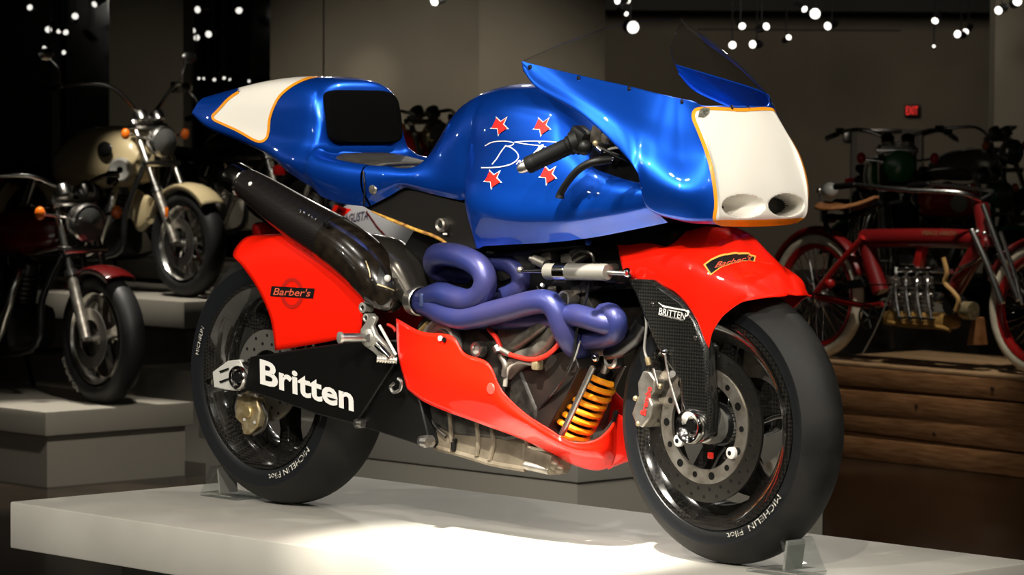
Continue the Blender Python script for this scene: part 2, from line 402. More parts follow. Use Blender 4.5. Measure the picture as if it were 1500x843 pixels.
# ---- rear axle and chain adjuster
ra=RC+Vector((0,-.150,0))
part(MB().lathe([(0,-.004),(.018,-.004),(.020,-.010),(.026,-.012),(.029,-.008),(.029,.012),(.0,.012)],ra,n=40),'rear_axle_nut',CHROME)
part(MB().cyl(ra+Vector((0,-.0075,0)),ra+Vector((0,.0,0)),.0125,24),'axle_hollow',BLACK)
part(MB().lathe([(.0,.0),(.036,.0),(.038,.006),(.038,.02),(0,.02)],ra+Vector((.006,.002,0)),n=40),'axle_collar',DSTEEL)
q=[P(x,y,-.148) for x,y in((312,545),(334,529),(352,527),(362,549),(352,573),(334,572),(314,568))]
ad=part(MB().plate(q,-.150,-.138),'chain_adjuster',mat('silver_paint',(.66,.65,.60),.4,.3),bevel=.003)
for y_ in(541,556):
    MB().prism([P(x,y,-.1515) for x,y in((321,y_+3),(335,y_-2),(335,y_+1),(323,y_+6))],(0,-.0008,0)).build('adjuster_slot',BLACK,ad)
part(MB().cyl(P(312,560,-.145),P(305,559,-.145),.007,12),'adjuster_bolt',CHROME)
# ---- swinging arm
o1=[(366,523),(400,518),(450,510),(500,503),(528,498),(560,503),(579,531),(521,622),(465,608),(420,592),(375,577),(358,572)]
arm=part(MB().plate([P(x,y,-.150) for x,y in o1],-.152,-.100),'swingarm',SATIN,bevel=.004)
part(MB().plate([mir(P(x,y,-.150)) for x,y in o1],.100,.152),'swingarm',SATIN,bevel=.004)
o2=[(579,531),(600,545),(618,590),(632,650),(622,657),(608,650),(521,622)]
part(MB().plate([P(x,y,-.135) for x,y in o2],-.140,.05),'swingarm_pivot',SATIN,bevel=.004)
TA=bvh([arm])
decal_text(TA,'Britten',(382,563),(137,41),(-.8,-37),bold=.028,spacing=1.0).build('lettering',LETTER,arm,label='white lettering')
for px,py,r in((522,621,.011),(617,648,.014)):
    b=part(MB().cyl(P(px,py,-.158),P(px,py,-.158)+Vector((0,.03,0)),r,20),'pivot_bolt',STEEL)
    MB().cyl(P(px,py,-.159),P(px,py,-.1575),r*.5,12).build('bolt_socket',BLACK,b)
    part(MB().cyl(P(px,py,-.155)+Vector((0,.003,0)),P(px,py,-.155)+Vector((.02,.003,0)),r*.8,14),'bolt_sleeve',STEEL)
hk=part(MB().tube([P(x,y,-.158) for x,y in((583,555),(588,560),(586,571),(577,575),(572,568),(577,562))],.004,8),'spring_hook',STEEL)
# ---- rear brake calliper
cal=MB(); cc=P(369,606,-.098)
cal.plate([P(x,y,-.1) for x,y in((352,585),(362,577),(381,583),(386,602),(382,625),(370,637),(361,636),(358,620),(350,612))],-.112,-.082)
c_=cal.build('rear_calliper',BRASS,BIKE,bevel=.004)
MB().lathe([(0,-.004),(.012,-.004),(.0145,-.001),(.0145,.01)],P(363,604,-.114),n=24).build('calliper_piston',mat('piston_gold',(.55,.42,.2),.4,.8),c_)
MB().tube([P(x,y,-.105) for x,y in((352,580),(348,595),(349,612))],.007,8).build('calliper_bracket',ALU,c_)
MB().tube([P(x,y,-.10) for x,y in((384,590),(391,610),(386,628),(372,637))],.005,8).build('brake_pad',DSTEEL,c_)
for px,py in((358,615),(373,619)): MB().cyl(P(px,py,-.114),P(px,py,-.112),.004,10).build('calliper_bolt',STEEL,c_)
# ---- rear mudguard
rows=[[P(x,y,Y) for x,y in r] for Y,r in(
 (-.128,((403,514),(440,508),(485,500),(526,490))),
 (-.130,((396,467),(436,464),(485,463),(530,472))),
 (-.128,((377,423),(425,418),(482,418),(533,432))),
 (-.122,((354,389),(408,376),(468,382),(522,402))),
 (-.100,((341,372),(398,350),(448,352),(495,371))))]
mid=[]
for j in range(4):
    v=rows[4][j]; dx=v.x; z=RC.z+math.sqrt(max(.343**2-dx*dx,.01)); mid.append(Vector((dx-.012 if j==0 else dx,0,max(z,v.z+.012) if j<3 else v.z+.03)))
sh=[Vector((v.x,-.062,max(v.z+.010,m_.z-.004))) for v,m_ in zip(rows[4],mid)]
half=rows+[sh,mid]
full=half+[[mir(v) for v in r] for r in reversed(half[:-1])]
rmud=part(MB().grid(patch(full,5,8)),'rear_mudguard',RED,solid=.003)
TM=bvh([rmud])
# emblem: ring and bar with lettering
cx,cy=427,427
def emblem_ring(T,cx,cy,a,b,wd): return ribbon(T,[(cx+a*cos(t*PI/8),cy+b*sin(t*PI/8)) for t in range(16)],wd,4,.0010,True)
emblem_ring(TM,428,430,14,20,5.5).build('emblem_ring',mat('decal_dark_red',(.50,.012,.006),.4,coat=.8),rmud)
decal_poly(TM,[(398.5,419.5),(461.5,423),(459,437.5),(396.5,434)],.0016).build('emblem_bar',BLACK,rmud)
decal_text(TM,"Barber's",(401,432.5),(55,2.6),(.5,-11),off=.0024,shear=.25,bold=.012).build('emblem_lettering',mat('decal_tan_red',(.62,.10,.05),.5),rmud)
# ---- front mudguard
fm=[ # columns from the rear edge to the tip; each from the low edge up to the shoulder, then the crown
 [(913,400,-.098),(908,378,-.095),(905,362,-.088),(903,351,-.070),(1.255,-.035,.688),(1.255,0,.690)],
 [(935,411,-.100),(930,388,-.098),(928,366,-.090),(926,347,-.072),(1.31,-.036,.700),(1.31,0,.702)],
 [(960,416,-.103),(957,392,-.102),(954,368,-.093),(950,344,-.072),(1.365,-.036,.705),(1.365,0,.707)],
 [(986,427,-.106),(984,402,-.106),(980,376,-.097),(976,350,-.072),(1.42,-.036,.700),(1.42,0,.702)],
 [(1006,447,-.109),(1005,415,-.110),(1003,386,-.104),(1000,361,-.078),(1.46,-.038,.686),(1.46,0,.690)],
 [(1022,474,-.110),(1022,430,-.112),(1022,394,-.107),(1019,368,-.082),(1.485,-.040,.668),(1.485,0,.674)],
 [(1036,511,-.108),(1040,440,-.110),(1038,401,-.105),(1035,374,-.082),(1.505,-.042,.652),(1.505,0,.659)],
 [(1044,487,-.106),(1056,440,-.108),(1055,406,-.102),(1051,380,-.080),(1.525,-.042,.638),(1.525,0,.645)],
 [(1058,465,-.104),(1072,438,-.104),(1073,412,-.098),(1068,388,-.076),(1.545,-.040,.623),(1.545,0,.630)],
 [(1080,447,-.098),(1089,431,-.095),(1093,414,-.086),(1094,400,-.066),(1.560,-.034,.609),(1.560,0,.615)],
 [(1092,441,-.094),(1102,431,-.084),(1111,422,-.069),(1117,413,-.051),(1.581,-.026,.590),(1.582,0,.595)],
 [(1105,437,-.088),(1117,436.5,-.071),(1130,435.5,-.053),(1142,434.5,-.036),(1151,433.5,-.018),(1157,432,0)]]
cols=[[P(*q) if q[0]>100 else Vector(q) for q in c] for c in fm]
net=[[c[i] for c in cols] for i in range(6)]
net=net+[[mir(v) for v in r] for r in reversed(net[:-1])]
fmud=part(MB().grid(patch(net,6,5)),'front_mudguard',RED,solid=.003)
TF=bvh([fmud])
dk=ribbon(TF,[(1036,396),(1052,385),(1072,379),(1092,377),(1106,380)],[19,18,16,13,9],8,.0012); dk.build('emblem_edge',mat('decal_gold',(.75,.42,.08),.4,coat=.8),fmud)
ribbon(TF,[(1038,395),(1052,386),(1072,380),(1092,378),(1104,380.5)],[15,14,12,9,6],8,.0018).build('emblem_bar',BLACK,fmud)
decal_text(TF,"Barber's",(1047,394),(52,-11),(4,-9),off=.0026,shear=.2,bold=.01).build('emblem_lettering',mat('decal_tan_red',()),fmud)
# ---- carbon girder blades of the fork
ob=[(922,408),(960,410),(1000,438),(1024,470),(1039,511),(1041,560),(1046,600),(1043,640),(1020,650),(1000,636),(1001,592),(998,556),(984,537),(966,509),(948,467),(934,430)]
for s in(-1,1):
    pts=[P(x,y,-.105) for x,y in ob]; pts=[Vector((p.x,p.y*-s,p.z)) for p in pts]
    bl=part(MB().plate(pts,s*.116,s*.082),'fork_blade',CARB,bevel=.008)
    if s<0: blade=bl
TB=bvh([blade])
decal_text(TB,'BRITTEN',(965.5,460.5),(38.5,8),(1.5,-9.5),bold=.006).build('lettering',LETTER,blade,label='white lettering')
lg=ribbon(TB,[(965,443.5),(973,449),(983,451),(996,453.5),(1004,454.5)],[1.2,3,2.4,2.2,2.6],6); lg.build('logo_swoosh',LETTER,blade)
ribbon(TB,[(1003,454.5),(1008,457),(1008,461.5),(1004.5,463.5)],2.4,6).build('logo_hook',LETTER,blade)
decal_text(TB,'MOTORCYCLE COMPANY',(965,461.7),(37,9),(.5,-2.1),off=.0016).build('small_lettering',LETTER,blade)
for px,py in((955,446),(1018,495)):
    MB().lathe([(0,-.003),(.004,-.002),(.006,.002)],P(px,py,-.117),n=12).build('blade_bolt',DSTEEL,blade)
# upper fork carrier between shroud and frame
part(MB().rbox(P(918,404,-.06),(.05,.10,.03),.008),'fork_link',DSTEEL)
part(MB().sphere(P(919,400,-.122),.011),'rod_end',CHROME)
# ---- front brake callipers and lines
for s in(-1,1):
    pts=[P(x,y,-.095) for x,y in((940,560),(948,543),(958,545),(966,557),(965,572),(957,582),(962,594),(958,612),(947,627),(938,622),(931,606),(936,592),(941,580))]
    pts=[Vector((p.x,p.y*-s,p.z)) for p in pts]
    k=part(MB().plate(pts,s*.108,s*.066),'front_calliper',ALU,bevel=.004)
    if s<0:
        TC_=bvh([k]); decal_text(TC_,'Brembo',(946,610),(10,-42),(-8,-2),shear=.2,bold=.01).build('calliper_lettering',DECRED,k)
        for px,py in((967,566),(931,584),(935,621)): MB().sphere(P(px,py,-.106),.006,10,6).build('calliper_bolt',BRASS,k)
part(MB().tube([P(x,y,-.11) for x,y in((931,409),(942,448),(947,475),(944,510),(948,527))],.0028,8),'brake_line',GREY)
part(MB().cyl(P(948,524,-.11),P(951,535,-.108),.006,10),'brake_line_fitting',BRASS)
part(MB().tube([P(x,y,-.125) for x,y in((974,517),(978,545),(987,580),(1001,622))],.0025,8),'axle_stay',STEEL)
part(MB().sphere(P(974,516,-.125),.007,10,8),'stay_joint',CHROME)
part(MB().cyl(P(985,548,-.122),P(985,548,-.11),.007,10),'stay_bolt',STEEL)
part(MB().cyl(P(957,540,-.112),P(964,566,-.112),.0025,8),'bleed_pipe',STEEL)
# ---- belly pan
bp=[ # low, mid, upper edge
 [(596,570,-.150),(583,520,-.165),(580,467,-.165)],
 [(619,588,-.150),(610,538,-.167),(616,486,-.167)],
 [(655,604,-.150),(650,551,-.170),(660,492,-.167)],
 [(686,615,-.148),(681,566,-.170),(680,518,-.167)],
 [(716,626,-.145),(712,580,-.170),(714,532,-.166)],
 [(741,635,-.138),(740,604,-.168),(735,572,-.164)],
 [(773,648,-.122),(775,626,-.160),(768,605,-.160)],
 [(810,667,-.095),(812,650,-.142),(806,630,-.148)],
 [(843,683,-.055),(846,665,-.110),(838,648,-.122)],
 [(873,690,-.018),(880,670,-.070),(873,645,-.086)],
 [(893,685,-.003),(898,664,-.030),(897,625,-.045)],
 [(897,682,0),(903,660,0),(903,606,0)]]
cols=[[P(*q) for q in c] for c in bp]
net=[[c[i] for c in cols] for i in range(3)]
near=patch(net,8,6)
pan=MB().grid(near); pan.grid([[mir(v) for v in r] for r in near])
pan=part(pan,'belly_pan',RED,solid=.004,weld=.0008)
TP=bvh([pan])
for px,py in((652,494),(646,492)): MB().cyl(drop(TP,px,py+4,.001),drop(TP,px,py+4,.004),.006,12).build('pan_fastener',LETTER if px<650 else SATIN,pan)
lm=MB().lathe([(0,-.002),(.011,-.0015),(.013,.001)],drop(TP,719,570,.001),n=20,axis=(0,1,0)); lm.build('pan_badge',mat('pale_red_badge',(.90,.06,.04),.5),pan)
part(MB().tube([P(838,650,-.115),P(860,651,-.095),P(880,640,-.065),P(896,622,-.035),P(902,604,-.002)],.006,8),'pan_edge_trim',BLACK)
# ---------------------------------------------------------------- painted bodywork
def loft_half(stations,ku,kv,shear=None):
    """stations: (x, [(y,z)...]) half sections from the crown to the lower edge; mirrored into a full skin"""
    net=[]
    for x,sec in stations:
        zt=sec[0][1]; r=[]
        for y,z in sec:
            k=shear(x) if shear else 0
            r.append(Vector((x-k*(zt-z),-y,z)))
        full=r[::-1]+[mir(v) for v in r[1:]]
        net.append(full)
    return patch(net,ku,kv)
def S(x,*a): return (x,list(a))
tail_st=[
 S(-.275,(0,.977),(.025,.976),(.04,.971),(.048,.961),(.050,.951),(.051,.944),(.052,.938),(.051,.934),(.046,.930)),
 S(-.18,(0,.994),(.03,.992),(.052,.981),(.064,.962),(.069,.945),(.072,.930),(.074,.915),(.073,.905),(.064,.898)),
 S(-.06,(0,1.012),(.04,1.009),(.07,.994),(.086,.966),(.092,.935),(.095,.910),(.098,.888),(.096,.876),(.085,.867)),
 S(.05,(0,1.022),(.05,1.018),(.088,1.0),(.106,.965),(.112,.925),(.116,.888),(.122,.862),(.119,.848),(.105,.837)),
 S(.14,(0,1.023),(.06,1.019),(.104,1.0),(.122,.962),(.128,.915),(.132,.875),(.142,.845),(.143,.825),(.125,.803)),
 S(.21,(0,1.019),(.065,1.015),(.112,.996),(.13,.958),(.135,.908),(.141,.868),(.158,.838),(.160,.812),(.138,.780)),
 S(.248,(0,1.004),(.065,1.001),(.112,.983),(.129,.950),(.134,.905),(.142,.862),(.163,.835),(.165,.805),(.142,.768)),
 S(.264,(0,.950),(.06,.948),(.106,.940),(.123,.918),(.131,.888),(.144,.855),(.166,.833),(.168,.800),(.144,.761)),
 S(.272,(0,.865),(.05,.865),(.096,.865),(.118,.862),(.132,.858),(.15,.850),(.168,.832),(.170,.798),(.145,.756)),
 S(.30,(0,.835),(.05,.835),(.09,.835),(.115,.836),(.135,.840),(.155,.838),(.172,.824),(.173,.790),(.148,.744)),
 S(.38,(0,.818),(.05,.818),(.09,.818),(.115,.819),(.135,.824),(.157,.828),(.176,.812),(.176,.776),(.150,.730)),
 S(.462,(0,.808),(.05,.808),(.09,.808),(.115,.810),(.135,.817),(.158,.820),(.175,.803),(.173,.766),(.148,.726))]
G=loft_half(tail_st,9,6,lambda x: .75*max(0,min(1,(-.02-x)/.25)))
tm=MB(); tm.grid(G)
tm.add(G[0],[tuple(range(len(G[0])))])                       # trailing edge
und=[[r[0],Vector((r[0].x,0,r[0].z+.012)),r[-1]] for r in G]; tm.grid(und,2)
SL=[(472,111),(462,112.5),(446,117),(428,126),(411,140),(401,157),(395,176),(393.5,192),(391,202),(383,207.5),(372,205),(350,192.5),(325,181),(314,175.5),(312,170),(318,163.5),(325,156),(333,147),(342,140),(350,135)]
WT=[(v.x,v.y) for v in crv([Vector((x,y,0)) for x,y in SL],6)]+[(350,100),(480,95)]
nb=len(G)*0
tail=tm.mesh('tail')
def near_pix(c): return pix(Vector((c.x,-abs(c.y),c.z)))
for p in tail.polygons:
    if p.material_index==0 and p.center.x<.3:
        a,b=near_pix(p.center)
        if inpoly(a,b,WT): p.material_index=1
tail_o=link('seat_unit',tail,[BLUE,WHITE,SATIN],BIKE,label='blue seat hump with white rear panel edged in orange')
TT=bvh([tail_o])
def both(mb):
    n=len(mb.v); F=[tuple(i+n for i in f[::-1]) for f in mb.f]; mb.v+=[(x,-y,z) for x,y,z in mb.v]; mb.f+=F; mb.m+=[0]*len(F); return mb
both(ribbon(TT,SL,3.6,6)).build('pinstripe',ORANGE,tail_o)
# back pad and seat pads
rr=[]
for k in range(32):
    a=2*PI*k/32; c,s=cos(a),sin(a); e=.35
    rr.append((math.copysign(abs(c)**e,c)*.114,math.copysign(abs(s)**e,s)*.064))
def backx(z): return .268 if z<.865 else (.2745-.012*(z-.865)/.085 if z<.95 else .2625-.02*(z-.95)/.05)
pb=MB(); V0=[Vector((backx(.928+z)+.002,y,.928+z)) for y,z in rr]; V1=[v*1 for v in V0]
V1=[Vector((v.x+.012,v.y*.97,.928+(v.z-.928)*.97)) for v in V0]; V2=[Vector((v.x+.016,v.y*.9,.928+(v.z-.928)*.9)) for v in V0]
n=32; pb.add(V0+V1+V2,[(i,(i+1)%n,n+(i+1)%n,n+i) for i in range(n)]+[(n+i,n+(i+1)%n,2*n+(i+1)%n,2*n+i) for i in range(n)]+[tuple(range(2*n,3*n))])
part(pb,'back_pad',FOAM)
def pad(x0,x1,w0,w1,zf,name,th=.010,mt=FOAM):
    R_=[]
    for i in range(9):
        x=x0+(x1-x0)*i/8; w=w0+(w1-w0)*i/8
        if i in(0,8): w-=.012
        R_.append([Vector((x,w*t,zf(x)+th*(1-abs(t)**6))) for t in(-1,-.93,-.7,-.35,0,.35,.7,.93,1)])
    return part(MB().grid(R_),name,mt,solid=.006)
PADM=noise_col(mat('seat_vinyl',(.03,.027,.024),.5),(.022,.02,.018),(.04,.036,.03),40)
pad(.285,.44,.118,.125,lambda x:.834-.16*(x-.285) if x<.38 else .8188-.11*(x-.38),'seat_pad',.012,PADM)
pad(.455,.575,.120,.10,lambda x:.806+max(0,x-.53)*.35,'seat_pad',.012,PADM)
# tank and side panels
tank_st=[
 S(.467,(0,.790),(.05,.792),(.09,.796),(.115,.802),(.135,.812),(.158,.820),(.174,.803),(.172,.766),(.148,.729)),
 S(.53,(0,.800),(.05,.800),(.09,.802),(.115,.806),(.135,.812),(.156,.818),(.171,.801),(.168,.774),(.148,.752)),
 S(.575,(0,.830),(.045,.828),(.08,.822),(.108,.816),(.132,.814),(.154,.814),(.167,.800),(.164,.782),(.148,.770)),
 S(.61,(0,.890),(.045,.884),(.08,.866),(.104,.842),(.128,.826),(.150,.816),(.163,.800),(.160,.780),(.146,.768)),
 S(.65,(0,.940),(.045,.934),(.082,.913),(.107,.882),(.128,.852),(.147,.828),(.160,.800),(.158,.776),(.146,.762)),
 S(.70,(0,.974),(.05,.968),(.095,.948),(.124,.914),(.143,.875),(.153,.838),(.159,.800),(.157,.772),(.146,.755)),
 S(.76,(0,.994),(.055,.989),(.105,.972),(.14,.938),(.156,.893),(.162,.848),(.163,.805),(.160,.773),(.148,.748)),
 S(.800,(0,1.002),(.058,.997),(.11,.981),(.148,.946),(.162,.899),(.164,.850),(.165,.803),(.164,.766),(.150,.742)),
 S(.815,(0,1.003),(.059,.999),(.113,.983),(.151,.948),(.165,.899),(.168,.850),(.173,.800),(.182,.742),(.150,.650)),
 S(.85,(0,1.006),(.06,1.002),(.118,.987),(.160,.953),(.176,.904),(.183,.850),(.191,.795),(.197,.735),(.155,.650)),
 S(.92,(0,1.008),(.062,1.004),(.125,.990),(.172,.957),(.190,.908),(.200,.850),(.207,.790),(.207,.726),(.160,.655)),
 S(1.0,(0,1.006),(.062,1.002),(.125,.988),(.175,.956),(.196,.905),(.207,.850),(.213,.785),(.211,.720),(.165,.660)),
 S(1.1,(0,.992),(.06,.989),(.12,.974),(.172,.943),(.196,.896),(.209,.845),(.216,.785),(.213,.720),(.168,.668)),
 S(1.16,(0,.940),(.06,.937),(.115,.922),(.160,.900),(.187,.870),(.205,.835),(.216,.782),(.213,.722),(.170,.675)),
 S(1.22,(0,.880),(.06,.878),(.11,.870),(.155,.855),(.183,.836),(.203,.812),(.215,.775),(.211,.727),(.170,.683)),
 S(1.3,(0,.840),(.06,.838),(.11,.833),(.155,.825),(.183,.813),(.203,.797),(.213,.770),(.207,.735),(.168,.697)),
 S(1.395,(0,.820),(.06,.818),(.11,.814),(.155,.808),(.18,.798),(.196,.786),(.202,.768),(.192,.745),(.15,.716))]
G=loft_half(tank_st,7,6)
tk=MB(); tk.grid(G); tk.grid([[r[0],Vector((r[0].x,0,r[0].z+.03)),r[-1]] for r in G],1); tk.add(G[-1],[tuple(range(len(G[-1])))],1)
tank=part(tk,'fuel_tank',[BLUE,SATIN],label='deep blue tank with red stars and white signature')
TK=bvh([tank])
part(MB().tube([r[0]*1 for r in [[P(532,251,-.176)],[P(534,275,-.178)],[P(533,300,-.155)]]],.0022,6),'panel_seam',BLACK)
rv=MB().lathe([(0,-.003),(.010,-.002),(.013,.002)],drop(TK,546,277,.001),n=16); part(rv,'panel_fastener',ALU)
for cx,cy,a,R,sk in((733,184,.12,16.5,.05),(795,185,.10,16.5,.02),(723,262,.14,16.5,.06),(804,256,.16,16.5,.02)):
    decal_poly(TK,star(cx,cy,R,6.6,PI+a,sk),.0010).build('star_border',LETTER,tank)
    decal_poly(TK,star(cx,cy,R*.80,5.0,PI+a,sk),.0018).build('star',DECRED,tank)
sig=[([(711,214),(722,208.5),(738,207),(750,208.5),(753,211),(748,214),(741,214.5)],1.6),
     ([(742,213),(735,222),(728,233),(721.5,241)],1.8),
     ([(741,214),(750,217),(758,224),(760,231),(754,238),(742,243),(725,245.5),(705.5,246)],1.8),
     ([(757,241),(762,235),(763,240),(768,234),(769,239),(775,233),(772,234),(779,228),(788,219),(791,213)],1.6),
     ([(775,233),(783,227),(793,214),(796,214),(789,222),(782,230)],2.6),
     ([(754,208.5),(775,207),(800,207.5),(820,209)],1.5),([(754,208.5),(775,212),(790,213.5),(806,217)],1.4)]
for pts,wd in sig: ribbon(TK,pts,wd*.85,6,.0014).build('signature_stroke',LETTER,tank,label='white signature')
# ---- fairing
def X(x,y,z): return Vector((x,y,z))
fc=[
 [P(765,90,-.235),P(765,92,-.236),P(766,95,-.236),P(766,97,-.237),P(767,103,-.238),P(768,104,-.236)],
 [P(784,95,-.232),P(785,104,-.236),P(786,113,-.239),P(788,122,-.241),P(790,130,-.243),P(791,131,-.238)],
 [P(820,104,-.224),P(827,119,-.233),P(835,135,-.241),P(843,151,-.246),P(850,165,-.249),P(852,165,-.243)],
 [P(872,116,-.209),P(880,141,-.225),P(889,166,-.238),P(897,191,-.245),P(905,215,-.249),P(908,214,-.243)],
 [P(922,127,-.191),P(925,158,-.211),P(928,190,-.229),P(931,222,-.240),P(934,252,-.244),P(937,251,-.238)],
 [P(962,137,-.170),P(960,175,-.190),P(957,215,-.212),P(953,262,-.227),P(949,301,-.212),P(953,304,-.195)],
 [P(992,144,-.140),P(994,185,-.155),P(997,230,-.174),P(1000,280,-.192),P(1000,318,-.176),P(1000,324,-.158)],
 [P(1015,149,-.116),P(1024,190,-.131),P(1036,230,-.141),P(1044,275,-.145),P(1046,316,-.141),P(1046,328,-.127)],
 [X(1.441,-.096,.957),X(1.478,-.115,.893),X(1.503,-.123,.833),X(1.520,-.127,.778),X(1.524,-.123,.735),X(1.508,-.108,.712)],
 [X(1.450,-.050,.957),X(1.486,-.056,.893),X(1.511,-.060,.833),X(1.527,-.062,.778),X(1.531,-.062,.735),X(1.514,-.055,.710)],
 [X(1.452,0,.957),X(1.489,0,.893),X(1.513,0,.833),X(1.528,0,.778),X(1.532,0,.735),X(1.515,0,.709)]]
fc=fc+[[mir(v) for v in c] for c in reversed(fc[:-1])]
net=[[c[i] for c in fc] for i in range(6)]
G=patch(net,22,16)
def scoop(v):
    dz=(v.z-.752)/.025; best=0
    for s in(-1,1):
        yc=s*.066; dy=(v.y-yc)/.062; q=dy*dy+dz*dz
        if q<1:
            h=min(1,(1-q)*2.2); h=h*h*(3-2*h); best=max(best,h); sg=s
    if best and v.x>1.45: return Vector((v.x-.085*best,v.y+sg*.045*best,v.z-.004*best)),best
    return v,0
SF=[(1058,328),(1052,326),(1046.5,320),(1048.5,300),(1045.5,270),(1037.5,232),(1025,197),(1016.5,176),(1016,166),(1022,160.5),(1040,159.5),(1062,160.5),(1080,161.5),(1094,162)]
W2=[(v.x,v.y) for v in crv([Vector((x,y,0)) for x,y in SF],8)]+[(1300,163),(1300,345),(1058,345)]
GB=[[scoop(v) for v in r] for r in G]
raw=[near_pix(v) for r in G for v in r]; Cn=len(G[0])
fb=MB().grid([[a for a,b in r] for r in GB]); fme=fb.mesh('fairing',recalc=False)
for p in fme.polygons:
    vi=list(p.vertices); a=sum(raw[i][0] for i in vi)/4; b=sum(raw[i][1] for i in vi)/4
    if inpoly(a,b,W2): p.material_index=3 if min(vi)//Cn>=len(G)-15 else 1
    if all(GB[i//Cn][i%Cn][1]>.80 for i in vi): p.material_index=2  # deep scoop faces blackened, standing for the dark inside the ducts
fair=link('fairing',fme,[BLUE,WHITE,BLACK,ORANGE],BIKE,label='blue fairing with white nose and twin air scoops')
k=fair.modifiers.new('s','SOLIDIFY'); k.thickness=.003; k.offset=0
TN=bvh([fair])
both(ribbon(TN,SF,4.8,8,.0022)).build('pinstripe',ORANGE,fair)
for px,py in((776,99),(847,115.5),(921,131),(998,149.5),(1071,158)):
    h=drop(TN,px,py,.001); MB().lathe([(0,-.003),(.005,-.002),(.006,.002)],h,axis=(.35,.93,-.1),n=12).build('screen_bolt',BLACK,fair)
    MB().lathe([(0,-.0015),(.0035,-.001),(.0048,.001)],mir(h),axis=(.35,-.93,-.1),n=12).build('screen_bolt',BLACK,fair)
decal_poly(TN,[(1022,173),(1024,162),(1030,158),(1039,160),(1038,167),(1031,173)],.003).build('fairing_badge',noise_col(mat('grey_badge',(.2,.2,.17),.4,.6),(.07,.08,.06),(.35,.34,.28),120),fair)
# ---- clear screen
top=[G[0][i] for i in range(0,len(G[0]),5)]
L=len(top); scr=[]
mid_=L//2; arc=[0]*L
for i in range(mid_+1,L): arc[i]=arc[i-1]+(top[i]-top[i-1]).length
for i in range(mid_-1,-1,-1): arc[i]=arc[i+1]+(top[i]-top[i+1]).length
RE=[(0,1.285,1.142),(.06,1.235,1.136),(.11,1.170,1.120),(.17,1.095,1.085),(.21,1.062,1.062),(.235,1.048,1.049)]
def rear_edge(t):
    y=.235*t
    for (y0,x0,z0),(y1,x1,z1) in zip(RE,RE[1:]):
        if y<=y1+1e-6:
            k=(y-y0)/(y1-y0); return x0+(x1-x0)*k,y,z0+(z1-z0)*k
    return RE[-1][1],.235,RE[-1][2]
for i,v in enumerate(top):
    t=min(1,arc[i]/arc[0]); x,y,z=rear_edge(t); rear=Vector((x,-y if i<mid_ else y,z)); row=[]
    if t>.985: rear=v.copy()
    for k in range(11):
        u=k/10; p=v.lerp(rear,u); bul=sin(PI*u)*.011*(1-t**3)
        row.append(p+Vector((bul*.6,(-1 if i<mid_ else 1)*bul*.8*min(1,t*3),bul)))
    scr.append(row)
screen=part(MB().grid(scr),'windscreen',CLEAR,recalc=False)
edge=[r[-1] for r in scr]
part(MB().tube(edge,.0012,6,smooth=2),'screen_edge',ACRYL)
# ---------------------------------------------------------------- exhaust
def ptube(name,pts,r,mt,n=14,**kw): return part(MB().tube([P(*q) for q in pts],r,n,**kw),name,mt)
ptube('exhaust_header',[(735,405,-.02),(700,404,-.06),(668,400,-.075),(648,398,-.095),(637,388,-.115),(640,375,-.14),(657,373,-.150),(680,378,-.155),(702,391,-.158),(711,411,-.158),(705,431,-.157),(688,441,-.156),(666,437,-.154),(646,431,-.150),(628,437,-.140),(618,441,-.130)],.0265,HEADER)
ptube('exhaust_header',[(618,444,-.130),(632,450,-.142),(652,460,-.152),(676,466,-.158),(700,463,-.158),(740,454,-.156),(778,444,-.154),(802,443,-.152),(815,454,-.148),(822,473,-.142),(830,492,-.13),(842,508,-.105),(850,516,-.07)],.0265,HEADER)
ptube('exhaust_header',[(640,452,-.09),(690,466,-.10),(740,468,-.105),(806,466,-.11),(840,462,-.135),(866,468,-.142),(888,474,-.135),(901,475,-.115),(903,484,-.09),(890,493,-.075),(860,497,-.06),(842,500,-.03)],.0245,HEADER)
ptube('exhaust_header',[(700,376,-.07),(722,383,-.085),(748,387,-.09),(763,402,-.092),(760,422,-.092),(738,436,-.09),(712,446,-.085),(680,446,-.08)],.0225,HEADER)
ptube('exhaust_header',[(884,460,-.12),(893,459,-.125),(902,466,-.128),(904,478,-.125),(898,489,-.118),(880,494,-.105),(850,498,-.09)],.0225,HEADER)
cl=part(MB().lathe([(.031,-.016),(.034,-.014),(.034,.014),(.031,.016)],P(613,441,-.13),axis=(P(632,444,-.14)-P(605,440,-.12)),n=28),'exhaust_clamp',STEEL)
MB().rbox(P(619,440,-.165),(.012,.012,.03),.003).build('clamp_screw',mat('blued_steel',(.12,.16,.34),.35,.7),cl)
part(MB().tube([P(548,366,-.05),P(572,380,-.075),P(594,405,-.10),P(610,438,-.125)],[.038,.050,.048,.033],22,smooth=8),'exhaust_collector',mat('dark_polished_metal',(.16,.145,.125),.22,.9))
SIL=carbon('silencer_carbon',(.006,.005,.0045),(.012,.010,.009),220,.3,.3)
part(MB().tube([P(360,268,-.10),P(368,273,-.102),P(400,295,-.11),P(440,322,-.118),P(490,352,-.126)],[.034,.038,.046,.053,.058],28,smooth=6),'silencer',SIL)
pod=part(MB().tube([P(486,350,-.125),P(520,374,-.132),P(548,402,-.136),P(564,428,-.136),P(570,446,-.134),P(571,455,-.130)],[.0575,.060,.060,.052,.036,.010],28,smooth=6),'silencer_pod',BROWNCARB)
TPD=bvh([pod])
decal_poly(TPD,[(556,390),(577,424),(552,415)],.002).build('pod_recess',BLACK,pod)
MB().sphere(drop(TPD,567,409,.004),.008).build('pod_bolt',LETTER,pod)
ribbon(TPD,[(553,417),(565,421),(577,426)],2.2,4,.003).build('recess_edge',BRASS,pod)
